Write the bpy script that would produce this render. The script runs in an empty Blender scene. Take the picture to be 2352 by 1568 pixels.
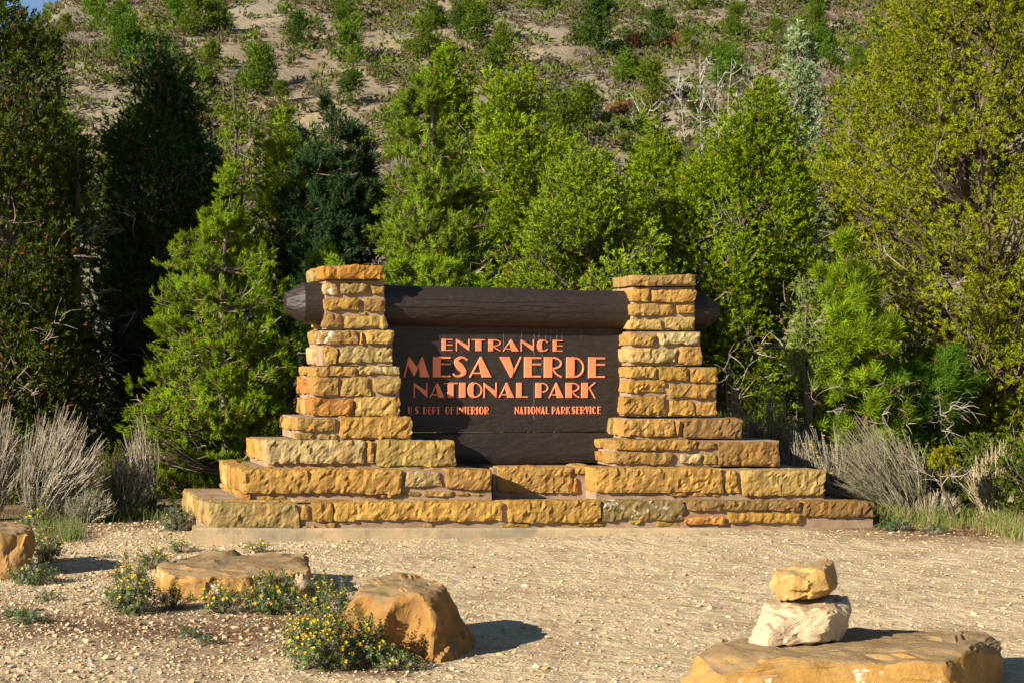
import bpy, bmesh, math, random
import numpy as np
from mathutils import Vector, Matrix, noise

scene = bpy.context.scene
COL = scene.collection
RNG = np.random.default_rng(7)
random.seed(7)

# ------------------------------------------------------------------ camera, sky, sun, exposure
CAM = np.array([0.0, -21.0, 2.0])
FPX = 4200.0                                   # focal length for a picture 2352 units wide
PITCH, ROLL = 46.0 / FPX, math.radians(0.40)
cam_data = bpy.data.cameras.new("camera")
cam = bpy.data.objects.new("camera", cam_data)
COL.objects.link(cam)
cam_data.sensor_width = 36.0
cam_data.lens = 36.0 * FPX / 2352.0
cam_data.clip_start, cam_data.clip_end = 0.1, 2000.0
CAM_R = Matrix.Rotation(math.pi / 2 + PITCH, 3, 'X') @ Matrix.Rotation(ROLL, 3, 'Z')
cam.matrix_world = Matrix.Translation(CAM) @ CAM_R.to_4x4()
scene.camera = cam
CR = np.array(CAM_R)

SUN_EL, SUN_AZ = math.radians(22.5), math.radians(48.0)    # azimuth to the left of straight behind the camera
to_sun = Vector((-math.sin(SUN_AZ) * math.cos(SUN_EL), -math.cos(SUN_AZ) * math.cos(SUN_EL), math.sin(SUN_EL)))
sun_data = bpy.data.lights.new("sun", 'SUN')
sun_data.energy, sun_data.angle = 5.0, math.radians(0.5)
sun_data.color = (1.0, 0.89, 0.73)
sun = bpy.data.objects.new("sun", sun_data)
sun.rotation_euler = to_sun.to_track_quat('Z', 'Y').to_euler()
COL.objects.link(sun)

world = bpy.data.worlds.new("World")
scene.world = world
world.use_nodes = True
wn = world.node_tree
wn.nodes.clear()
sky = wn.nodes.new('ShaderNodeTexSky')
sky.sky_type = 'NISHITA'
sky.sun_disc = False
sky.sun_elevation = SUN_EL
sky.sun_rotation = math.pi + SUN_AZ
sky.altitude = 2100.0
sky.air_density, sky.dust_density, sky.ozone_density = 1.0, 0.2, 2.0
bg = wn.nodes.new('ShaderNodeBackground')
bg.inputs['Strength'].default_value = 0.055
wo = wn.nodes.new('ShaderNodeOutputWorld')
wn.links.new(sky.outputs[0], bg.inputs[0])
wn.links.new(bg.outputs[0], wo.inputs[0])

scene.view_settings.view_transform = 'Standard'
scene.view_settings.look = 'None'
scene.view_settings.exposure = 1.05
scene.view_settings.gamma = 1.0
scene.cycles.max_bounces = 6
scene.cycles.diffuse_bounces = 3
scene.cycles.transparent_max_bounces = 4

# ------------------------------------------------------------------ placing helpers
def P(u, v, d):
    """World point at depth d metres in front of the lens along the sight line of a spot of the photograph."""
    return CAM + CR @ np.array([(u - 1176.0) / FPX * d, (784.0 - v) / FPX * d, -d])

THETA = math.atan(0.294)                       # the sign stands turned by about 16 degrees
SA = np.array([math.cos(THETA), math.sin(THETA), 0.0])
SN = np.array([math.sin(THETA), -math.cos(THETA), 0.0])
def SP(u, v, off):
    """(s, z) on the sign's vertical plane lying off metres in front of its board."""
    d = CR @ np.array([(u - 1176.0) / FPX, (784.0 - v) / FPX, -1.0])
    t = (off - SN @ CAM) / (SN @ d)
    p = CAM + d * t
    return float(p @ SA), float(p[2])

def nz(x, y, z=0.0, f=1.0):
    return noise.noise(Vector((x * f, y * f, z * f)))
def fbm(x, y, z=0.0, f=1.0, o=4):
    return noise.fractal(Vector((x * f, y * f, z * f)), 1.0, 2.0, o)
def facets(p, f, k=.35):
    """Height of a surface broken into tilted chips about 1/f across."""
    d, q = noise.voronoi(p * f)
    c = q[0]
    g = noise.cell_vector(c * 13.7 + Vector((.5, .5, .5)))
    r = p - c / f
    return k * (r.x * (g.x - .5) + r.y * (g.y - .5) + r.z * (g.z - .5)) * 2 + (g.x + g.y + g.z - 1.5) * .12 / f
def sstep(a, b, x):
    t = min(1.0, max(0.0, (x - a) / (b - a)))
    return t * t * (3 - 2 * t)

def ground_z(x, y):
    g = 0.15
    if y < -1.2:
        g -= 0.03 * (-1.2 - y) if y > -14 else 0.03 * 12.8
    elif y > 1.5:
        g += 0.02 * (y - 1.5)
    if y > 36.0:
        k = y - 36.0
        g += 0.345 * (math.sqrt(k * k + 100.0) - 10.0)
    near = 1.0 - sstep(26, 40, y)
    g += 0.012 * fbm(x, y, 3.0, 0.9, 3) * near + 0.03 * fbm(x, y, 1.0, 0.25, 2) * near
    if y > 40:
        w = sstep(40, 75, y)
        g += w * (1.7 * fbm(x, y * 0.6, 5.0, 0.055, 4) + 0.35 * fbm(x, y, 2.0, 0.3, 3))
        rid = abs(nz(x + 0.25 * y, 0.35 * y, 9.0, 0.07))
        g += w * 2.2 * (rid - 0.25)
        crest = 35.9 + 0.7 * fbm(x, 0.0, 4.0, 0.04, 3) + 0.012 * max(0.0, -x - 5) - 0.012 * max(0.0, x)
        if g > crest:
            g = crest + 0.05 * (g - crest)
        g -= 26.0 * sstep(-37.0, -110.0, x) * sstep(60, 150, y) + 5.6 * sstep(-35.0, -41.5, x) * sstep(60, 120, y)
    return g

# ------------------------------------------------------------------ scene-object helpers
def tag(o, label=None, cat=None, group=None, kind=None):
    if label: o['label'] = label
    if cat: o['category'] = cat
    if group: o['group'] = group
    if kind: o['kind'] = kind
    return o
def empty(name, loc, label=None, cat=None, group=None, rz=0.0):
    o = bpy.data.objects.new(name, None)
    o.empty_display_size = 0.2
    o.location = tuple(float(c) for c in loc)
    o.rotation_euler = (0, 0, rz)
    COL.objects.link(o)
    return tag(o, label, cat, group)

class MB:
    """Collects vertices and faces as arrays and links them as ONE mesh object."""
    def __init__(self):
        self.v, self.f, self.c, self.n = [], [], [], 0
    def add(self, v, f, c=None):
        v = np.asarray(v, dtype=np.float32).reshape(-1, 3)
        f = np.asarray(f, dtype=np.int64)
        self.v.append(v)
        self.f.append(f + self.n)
        if c is None: c = (1, 1, 1)
        c = np.broadcast_to(np.asarray(c, dtype=np.float32), (len(v), 3))
        self.c.append(c)
        self.n += len(v)
    def mesh(self, name, mat, smooth=False, origin=None):
        me = bpy.data.meshes.new(name)
        V = np.concatenate(self.v)
        if origin is not None: V = V - np.asarray(origin, dtype=np.float32)
        me.vertices.add(len(V))
        me.vertices.foreach_set('co', np.ascontiguousarray(V, dtype=np.float32).ravel())
        li = np.concatenate([f.ravel() for f in self.f])
        ks = np.concatenate([np.full(len(f), f.shape[1]) for f in self.f])
        st = np.concatenate([[0], np.cumsum(ks)[:-1]])
        me.loops.add(len(li))
        me.loops.foreach_set('vertex_index', li.astype(np.int32))
        me.polygons.add(len(ks))
        me.polygons.foreach_set('loop_start', st.astype(np.int32))
        me.polygons.foreach_set('use_smooth', np.full(len(ks), smooth, dtype=bool))
        me.update(calc_edges=True)
        at = me.attributes.new('tint', 'FLOAT_COLOR', 'POINT')
        C = np.concatenate(self.c)
        at.data.foreach_set('color', np.concatenate([C, np.ones((len(C), 1), np.float32)], 1).ravel())
        if mat: me.materials.append(mat)
        return me
    def build(self, name, mat, parent=None, smooth=False, origin=None):
        o = bpy.data.objects.new(name, self.mesh(name, mat, smooth, origin))
        COL.objects.link(o)
        if parent is not None: o.parent = parent
        elif origin is not None: o.location = tuple(float(c) for c in origin)
        return o

def unit(a):
    return a / np.maximum(np.linalg.norm(a, axis=-1, keepdims=True), 1e-9)
def frames(D, rng):
    """Rotation matrices that turn +Z to each direction in D, with a random roll."""
    D = unit(D)
    ref = np.where(np.abs(D[:, 2:3]) < 0.9, [[0, 0, 1.0]], [[1.0, 0, 0]])
    X = unit(np.cross(ref, D))
    Y = np.cross(D, X)
    a = rng.uniform(0, 2 * np.pi, len(D))[:, None]
    X2 = X * np.cos(a) + Y * np.sin(a)
    return np.stack([X2, np.cross(D, X2), D], axis=2)
def scatter(mb, tmpl, pos, D, scale, col, rng, tipcol=None):
    """Adds one copy of a template (verts, tris, tip weight) per position."""
    tv, tf, tw = tmpl
    if len(pos) == 0: return
    R = frames(np.asarray(D, float), rng)
    scale = np.broadcast_to(np.asarray(scale, float), (len(pos),))
    V = np.einsum('kij,nj->kni', R, tv) * scale[:, None, None] + np.asarray(pos)[:, None, :]
    F = (tf[None] + (np.arange(len(pos)) * len(tv))[:, None, None]).reshape(-1, tf.shape[1])
    col = np.broadcast_to(np.asarray(col, float), (len(pos), 3))
    C = np.repeat(col[:, None, :], len(tv), 1)
    if tipcol is not None:
        w = tw[None, :, None]
        C = C * (1 - w) + np.asarray(tipcol, float)[None, None, :] * np.linalg.norm(col, axis=1)[:, None, None] / 0.2 * w
    mb.add(V.reshape(-1, 3), F, C.reshape(-1, 3))
def tubes(mb, pts, rad, sides=4, col=(1, 1, 1)):
    """Batch of tapered tubes: pts (K,n,3), rad (K,n)."""
    pts = np.asarray(pts, float)
    K, n, _ = pts.shape
    rad = np.broadcast_to(np.asarray(rad, float), (K, n))
    T = unit(np.gradient(pts, axis=1))
    ref = np.where(np.abs(T[..., 2:3]) < 0.85, [0, 0, 1.0], [1.0, 0.2, 0])
    X = unit(np.cross(ref, T)); Y = np.cross(T, X)
    a = np.arange(sides) * 2 * np.pi / sides
    V = pts[:, :, None, :] + rad[:, :, None, None] * (X[:, :, None, :] * np.cos(a)[None, None, :, None] + Y[:, :, None, :] * np.sin(a)[None, None, :, None])
    idx = np.arange(K * n * sides).reshape(K, n, sides)
    A, B = idx[:, :-1, :], idx[:, 1:, :]
    F = np.stack([A, np.roll(A, -1, 2), np.roll(B, -1, 2), B], -1).reshape(-1, 4)
    col = np.asarray(col, float)
    if col.ndim == 2: col = np.repeat(col[:, None, :], n * sides, 1).reshape(-1, 3)
    mb.add(V.reshape(-1, 3), F, col)
def bez(a, b, c, n):
    t = np.linspace(0, 1, n)[None, :, None]
    return a[:, None] * (1 - t) ** 2 + 2 * b[:, None] * t * (1 - t) + c[:, None] * t * t

# ------------------------------------------------------------------ materials
def mat_new(name):
    m = bpy.data.materials.new(name)
    m.use_nodes = True
    nt = m.node_tree
    b = nt.nodes['Principled BSDF']
    return m, nt, b
def N(nt, kind, **kw):
    n = nt.nodes.new(kind)
    for k, v in kw.items():
        if k in n.inputs.keys() if hasattr(n, 'inputs') else False: n.inputs[k].default_value = v
        else: setattr(n, k, v)
    return n
def tex_noise(nt, vec, scale, detail=5, rough=0.6):
    n = nt.nodes.new('ShaderNodeTexNoise')
    n.inputs['Scale'].default_value = scale; n.inputs['Detail'].default_value = detail; n.inputs['Roughness'].default_value = rough
    if vec is not None: nt.links.new(vec, n.inputs['Vector'])
    return n.outputs['Fac']
def tex_vor(nt, vec, scale, feature='F1', out='Distance'):
    n = nt.nodes.new('ShaderNodeTexVoronoi'); n.feature = feature
    n.inputs['Scale'].default_value = scale
    if vec is not None: nt.links.new(vec, n.inputs['Vector'])
    return n.outputs[out]
def remap(nt, x, a, b, c=0.0, d=1.0):
    n = nt.nodes.new('ShaderNodeMapRange')
    n.inputs[1].default_value, n.inputs[2].default_value, n.inputs[3].default_value, n.inputs[4].default_value = a, b, c, d
    nt.links.new(x, n.inputs[0]); return n.outputs[0]
def mixc(nt, fac, a, b, mode='MIX'):
    n = nt.nodes.new('ShaderNodeMix'); n.data_type = 'RGBA'; n.blend_type = mode
    for s, v in ((n.inputs['Factor'], fac), (n.inputs['A'], a), (n.inputs['B'], b)):
        pass
    ins = [i for i in n.inputs if i.enabled] if False else n.inputs
    f, A, B = n.inputs[0], n.inputs[6], n.inputs[7]
    for s, v in ((f, fac), (A, a), (B, b)):
        if hasattr(v, 'is_linked') or isinstance(v, bpy.types.NodeSocket): nt.links.new(v, s)
        elif isinstance(v, (int, float)): s.default_value = v
        else: s.default_value = (*v, 1.0)
    return n.outputs[2]
def scalec(nt, c, fac):
    """colour times a number socket"""
    n = nt.nodes.new('ShaderNodeVectorMath'); n.operation = 'SCALE'
    nt.links.new(c, n.inputs[0])
    if isinstance(fac, (int, float)): n.inputs['Scale'].default_value = fac
    else: nt.links.new(fac, n.inputs['Scale'])
    return n.outputs[0]
def math_n(nt, op, a, b):
    n = nt.nodes.new('ShaderNodeMath'); n.operation = op
    for i, v in enumerate((a, b)):
        if isinstance(v, (int, float)): n.inputs[i].default_value = v
        else: nt.links.new(v, n.inputs[i])
    return n.outputs[0]
def bump(nt, h, strength, dist, prev=None):
    n = nt.nodes.new('ShaderNodeBump')
    n.inputs['Strength'].default_value = strength; n.inputs['Distance'].default_value = dist
    nt.links.new(h, n.inputs['Height'])
    if prev is not None: nt.links.new(prev, n.inputs['Normal'])
    return n.outputs[0]
def obj_coords(nt, jitter=False, scale=(1, 1, 1)):
    tc = nt.nodes.new('ShaderNodeTexCoord')
    o = tc.outputs['Object']
    if scale != (1, 1, 1):
        m = nt.nodes.new('ShaderNodeMapping'); m.inputs['Scale'].default_value = scale
        nt.links.new(o, m.inputs[0]); o = m.outputs[0]
    if jitter:
        oi = nt.nodes.new('ShaderNodeObjectInfo')
        v = nt.nodes.new('ShaderNodeVectorMath'); v.operation = 'SCALE'
        cx = nt.nodes.new('ShaderNodeCombineXYZ')
        for i in range(3): nt.links.new(oi.outputs['Random'], cx.inputs[i])
        nt.links.new(cx.outputs[0], v.inputs[0]); v.inputs['Scale'].default_value = 37.0
        a = nt.nodes.new('ShaderNodeVectorMath'); a.operation = 'ADD'
        nt.links.new(o, a.inputs[0]); nt.links.new(v.outputs[0], a.inputs[1]); o = a.outputs[0]
    return o

def make_stone(name, bump_k=1.0, strata=False):
    m, nt, b = mat_new(name)
    oc = obj_coords(nt, True)
    oi = nt.nodes.new('ShaderNodeObjectInfo')
    big = tex_noise(nt, oc, 2.6, 3); mid = tex_noise(nt, oc, 9.0, 5, 0.7); fine = tex_noise(nt, oc, 55.0, 4, 0.7)
    c = scalec(nt, oi.outputs['Color'], remap(nt, mid, 0.30, 0.70, 0.66, 1.30))
    c = mixc(nt, remap(nt, big, 0.50, 0.68, 0, 0.40), c, (0.40, 0.20, 0.045))
    dark = math_n(nt, 'MULTIPLY', remap(nt, tex_noise(nt, oc, 4.5, 8, 0.78), 0.50, 0.64, 0, 0.8), remap(nt, fine, 0.35, 0.6, 0.3, 1.0))
    c = mixc(nt, dark, c, (0.13, 0.085, 0.040))
    at = nt.nodes.new('ShaderNodeAttribute'); at.attribute_type = 'OBJECT'; at.attribute_name = 'white_wear'
    if strata:      # big rocks: grey weathered tops, chalky chips only on the broken faces
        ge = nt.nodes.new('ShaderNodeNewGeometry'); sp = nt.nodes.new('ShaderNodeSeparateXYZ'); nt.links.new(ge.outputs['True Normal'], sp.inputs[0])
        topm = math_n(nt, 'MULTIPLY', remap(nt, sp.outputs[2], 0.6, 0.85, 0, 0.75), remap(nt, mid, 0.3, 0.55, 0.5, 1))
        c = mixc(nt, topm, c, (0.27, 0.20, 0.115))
        side = remap(nt, sp.outputs[2], 0.35, 0.6, 1, 0)
        wn_ = math_n(nt, 'MULTIPLY', remap(nt, tex_noise(nt, oc, 3.2, 7, 0.72), 0.585, 0.61, 0, 0.9), side)
    else:
        wn_ = remap(nt, tex_noise(nt, oc, 7.5, 8, 0.75), 0.54, 0.62, 0, 0.7)
    wh = math_n(nt, 'MULTIPLY', wn_, at.outputs['Fac'])
    c = mixc(nt, wh, c, (0.80, 0.72, 0.60))
    c = scalec(nt, c, remap(nt, fine, 0.25, 0.75, 0.86, 1.14))
    nt.links.new(c, b.inputs['Base Color'])
    b.inputs['Roughness'].default_value = 0.92
    b.inputs['Specular IOR Level'].default_value = 0.2
    n1 = bump(nt, tex_vor(nt, oc, 8.0, 'F1'), 0.35 * bump_k, 0.04)
    n2 = bump(nt, tex_noise(nt, oc, 24.0, 6, 0.65), 0.7 * bump_k, 0.025, n1)
    n3 = bump(nt, fine, 0.35, 0.006, n2)
    nt.links.new(n3, b.inputs['Normal'])
    return m
M = {}
M['stone'] = make_stone('sandstone')
M['boulder'] = make_stone('boulder_sandstone', 0.7, True)

m, nt, b = mat_new('mortar'); oc = obj_coords(nt)
c = mixc(nt, remap(nt, tex_noise(nt, oc, 5, 5), 0.35, 0.65), (0.23, 0.145, 0.085), (0.37, 0.255, 0.16))
nt.links.new(c, b.inputs['Base Color']); b.inputs['Roughness'].default_value = 0.95
nt.links.new(bump(nt, tex_noise(nt, oc, 60, 5, 0.7), 0.7, 0.012), b.inputs['Normal']); M['mortar'] = m

m, nt, b = mat_new('weathered_concrete'); oc = obj_coords(nt)
c = mixc(nt, remap(nt, tex_noise(nt, oc, 1.7, 4), 0.40, 0.60), (0.30, 0.245, 0.155), (0.47, 0.34, 0.19))
c = mixc(nt, remap(nt, tex_noise(nt, oc, 6, 6), 0.5, 0.68, 0, 0.6), c, (0.20, 0.165, 0.11))
nt.links.new(c, b.inputs['Base Color']); b.inputs['Roughness'].default_value = 0.9
nt.links.new(bump(nt, tex_noise(nt, oc, 30, 6, 0.7), 0.5, 0.015), b.inputs['Normal']); M['concrete'] = m

def make_wood(name, base, sx):
    m, nt, b = mat_new(name)
    oc = obj_coords(nt, False, sx)
    g = tex_noise(nt, oc, 6.0, 6, 0.65)
    c = mixc(nt, remap(nt, g, 0.3, 0.7), base, tuple(x * 1.5 for x in base))
    oc2 = obj_coords(nt)
    c = mixc(nt, remap(nt, tex_noise(nt, oc2, 9, 6, 0.7), 0.62, 0.75, 0, 0.35), c, (0.10, 0.09, 0.085))
    nt.links.new(c, b.inputs['Base Color'])
    b.inputs['Roughness'].default_value = 0.5
    b.inputs['Specular IOR Level'].default_value = 0.35
    n1 = bump(nt, g, 0.45, 0.02)
    oc3 = obj_coords(nt, False, (1, 1, 2.6))
    n2 = bump(nt, tex_noise(nt, oc3, 9.0, 2, 0.4), 0.5, 0.03, n1)
    nt.links.new(n2, b.inputs['Normal'])
    return m
M['board'] = make_wood('dark_painted_board', (0.020, 0.0145, 0.0125), (1.0, 1.0, 5.0))
M['log'] = make_wood('dark_painted_log', (0.022, 0.0155, 0.013), (0.5, 4.0, 4.0))

m, nt, b = mat_new('salmon_paint'); oc = obj_coords(nt)
c = mixc(nt, remap(nt, tex_noise(nt, oc, 20, 4), 0.35, 0.7), (0.80, 0.205, 0.085), (0.84, 0.25, 0.12))
nt.links.new(c, b.inputs['Base Color']); b.inputs['Roughness'].default_value = 0.5; M['letter'] = m
m, nt, b = mat_new('pale_streak'); b.inputs['Base Color'].default_value = (0.22, 0.22, 0.21, 1); b.inputs['Roughness'].default_value = 0.8; M['streak'] = m

def make_leaf(name, transl=0.3, rough=0.55, spec=0.25):
    m, nt, b = mat_new(name)
    at = nt.nodes.new('ShaderNodeAttribute'); at.attribute_name = 'tint'
    oi = nt.nodes.new('ShaderNodeObjectInfo')
    c = mixc(nt, 1.0, at.outputs['Color'], oi.outputs['Color'], 'MULTIPLY')
    nt.links.new(c, b.inputs['Base Color'])
    b.inputs['Roughness'].default_value = rough; b.inputs['Specular IOR Level'].default_value = spec
    tr = nt.nodes.new('ShaderNodeBsdfTranslucent'); nt.links.new(c, tr.inputs['Color'])
    mx = nt.nodes.new('ShaderNodeMixShader'); mx.inputs[0].default_value = transl
    out = nt.nodes['Material Output']
    nt.links.new(b.outputs[0], mx.inputs[1]); nt.links.new(tr.outputs[0], mx.inputs[2]); nt.links.new(mx.outputs[0], out.inputs[0])
    return m
M['leaf'] = make_leaf('foliage', 0.3, 0.6, 0.12)
M['petal'] = make_leaf('flower_petals', 0.25, 0.7, 0.1)
def make_tint(name, rough=0.9, bscale=40.0):
    m, nt, b = mat_new(name)
    at = nt.nodes.new('ShaderNodeAttribute'); at.attribute_name = 'tint'
    oc = obj_coords(nt)
    c = scalec(nt, at.outputs['Color'], remap(nt, tex_noise(nt, oc, bscale, 4), 0.3, 0.7, 0.7, 1.3))
    nt.links.new(c, b.inputs['Base Color']); b.inputs['Roughness'].default_value = rough
    b.inputs['Specular IOR Level'].default_value = 0.2
    return m
M['bark'] = make_tint('bark')
M['pebble'] = make_tint('gravel_stone', 0.9, 60.0)

m, nt, b = mat_new('gravel_ground'); oc = obj_coords(nt)
at = nt.nodes.new('ShaderNodeAttribute'); at.attribute_name = 'tint'
f1 = tex_noise(nt, oc, 1.3, 5); f2 = tex_noise(nt, oc, 38.0, 5, 0.75); vv = tex_vor(nt, oc, 30.0, 'F1', 'Color')
sep = nt.nodes.new('ShaderNodeSeparateColor'); nt.links.new(vv, sep.inputs[0])
c = scalec(nt, at.outputs['Color'], remap(nt, f1, 0.3, 0.7, 0.88, 1.1))
c = scalec(nt, c, remap(nt, f2, 0.3, 0.7, 0.72, 1.2))
c = scalec(nt, c, remap(nt, sep.outputs[0], 0, 1, 0.82, 1.12))
nt.links.new(c, b.inputs['Base Color']); b.inputs['Roughness'].default_value = 0.95; b.inputs['Specular IOR Level'].default_value = 0.15
n0 = bump(nt, tex_noise(nt, oc, 5.0, 4, 0.6), 0.6, 0.12); n1 = bump(nt, tex_vor(nt, oc, 34.0), -0.6, 0.02, n0); n2 = bump(nt, f2, 0.6, 0.02, n1)
nt.links.new(n2, b.inputs['Normal']); M['ground'] = m

m, nt, b = mat_new('hill_soil'); oc = obj_coords(nt)
at = nt.nodes.new('ShaderNodeAttribute'); at.attribute_name = 'tint'
c = scalec(nt, at.outputs['Color'], remap(nt, tex_noise(nt, oc, 0.7, 8, 0.7), 0.3, 0.7, 0.75, 1.2))
nt.links.new(c, b.inputs['Base Color']); b.inputs['Roughness'].default_value = 0.95
nt.links.new(bump(nt, tex_noise(nt, oc, 1.6, 8, 0.7), 0.8, 0.5), b.inputs['Normal']); M['hill'] = m

# ------------------------------------------------------------------ ground and hillside
def proj(x, y, z):
    q = CR.T @ (np.stack([x, y, z], 0).reshape(3, -1) - CAM[:, None])
    return 1176 + FPX * q[0] / -q[2], 784 - FPX * q[1] / -q[2]
def axis(lo, a, b, hi, fine, grow):
    mid = list(np.arange(a, b + 1e-6, fine))
    s, x, right = fine, b, []
    while x < hi: s *= grow; x += s; right.append(min(x, hi))
    s, x, left = fine, a, []
    while x > lo: s *= grow; x -= s; left.append(max(x, lo))
    return np.array(left[::-1] + mid + right)
def sheet(name, xs, ys, mat, tint, dz=0.0):
    X, Y = np.meshgrid(xs, ys)
    Z = np.array([ground_z(x, y) for x, y in zip(X.ravel(), Y.ravel())]) + dz
    nxx, nyy = len(xs), len(ys)
    i = np.arange(nxx * nyy).reshape(nyy, nxx)
    F = np.stack([i[:-1, :-1], i[:-1, 1:], i[1:, 1:], i[1:, :-1]], -1).reshape(-1, 4)
    mb = MB()
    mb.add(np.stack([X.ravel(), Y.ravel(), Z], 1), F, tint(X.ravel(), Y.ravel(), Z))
    o = mb.build(name, mat, smooth=True)
    return tag(o, kind='structure')
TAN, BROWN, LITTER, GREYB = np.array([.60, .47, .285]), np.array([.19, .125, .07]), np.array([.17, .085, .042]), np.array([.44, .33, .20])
def blob(u, v, cu, cv, ru, rv):
    return np.exp(-(((u - cu) / ru) ** 2 + ((v - cv) / rv) ** 2))
SOIL_NOISE = lambda x, y: np.array([fbm(a, b_, 7.0, 1.6, 4) for a, b_ in zip(x, y)])
def ground_tint(x, y, z):
    u, v = proj(x, y, z)
    n = SOIL_NOISE(x, y)
    C = np.repeat(TAN[None], len(x), 0)
    def lay(w, col):
        nonlocal C
        w = np.clip(w, 0, 1)[:, None]
        C = C * (1 - w) + col * w
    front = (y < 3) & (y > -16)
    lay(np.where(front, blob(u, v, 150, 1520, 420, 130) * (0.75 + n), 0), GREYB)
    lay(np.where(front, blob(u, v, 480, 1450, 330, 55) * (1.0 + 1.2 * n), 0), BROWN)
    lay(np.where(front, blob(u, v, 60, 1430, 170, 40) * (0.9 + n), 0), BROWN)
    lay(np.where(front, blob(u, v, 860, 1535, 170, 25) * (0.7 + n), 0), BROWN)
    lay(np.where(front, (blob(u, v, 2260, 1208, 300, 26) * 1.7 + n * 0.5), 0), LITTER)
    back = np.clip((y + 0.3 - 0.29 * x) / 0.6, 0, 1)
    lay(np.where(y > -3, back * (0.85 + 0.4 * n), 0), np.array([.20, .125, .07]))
    return C
xs = axis(-300, -8.5, 8.5, 300, 0.10, 1.16)
ys = axis(-120, -11.5, 3.0, 42, 0.10, 1.12)
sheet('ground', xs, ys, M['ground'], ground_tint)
HILL_TAN, HILL_GREY, HILL_RED = np.array([.31, .235, .145]), np.array([.24, .205, .14]), np.array([.26, .155, .08])
def hill_tint(x, y, z):
    n = np.array([fbm(a * .045, b_ * .045, 1.0, 1.0, 4) for a, b_ in zip(x, y)])
    w = np.clip(0.5 + 1.3 * n, 0, 1)[:, None]
    C = HILL_GREY * (1 - w) + HILL_TAN * w
    r = np.clip(1.6 * np.array([fbm(a * .09, b_ * .09, 8.0, 1.0, 3) for a, b_ in zip(x, y)]) - 0.1, 0, 1)[:, None] * np.clip((y[:, None] - 105) / 40, 0, 1)
    return C * (1 - r) + HILL_RED * r
sheet('hillside', axis(-420, -62, 62, 420, 0.8, 1.15), axis(40.5, 70, 172, 900, 0.7, 1.12), M['hill'], hill_tint, -0.04)

# ------------------------------------------------------------------ the entrance sign
sign = empty('entrance_sign', (0, 0, 0), 'national park entrance sign of dark boards and log between two stepped ochre stone pillars', 'sign', rz=THETA)
COLS = {'o': (.40, .235, .070), 't': (.40, .27, .11), 'p': (.42, .31, .165), 'P': (.46, .36, .23), 'r': (.44, .20, .052),
        'd': (.28, .17, .062), 'g': (.22, .165, .09), 'b': (.235, .125, .05), 'B': (.25, .145, .058)}

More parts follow.
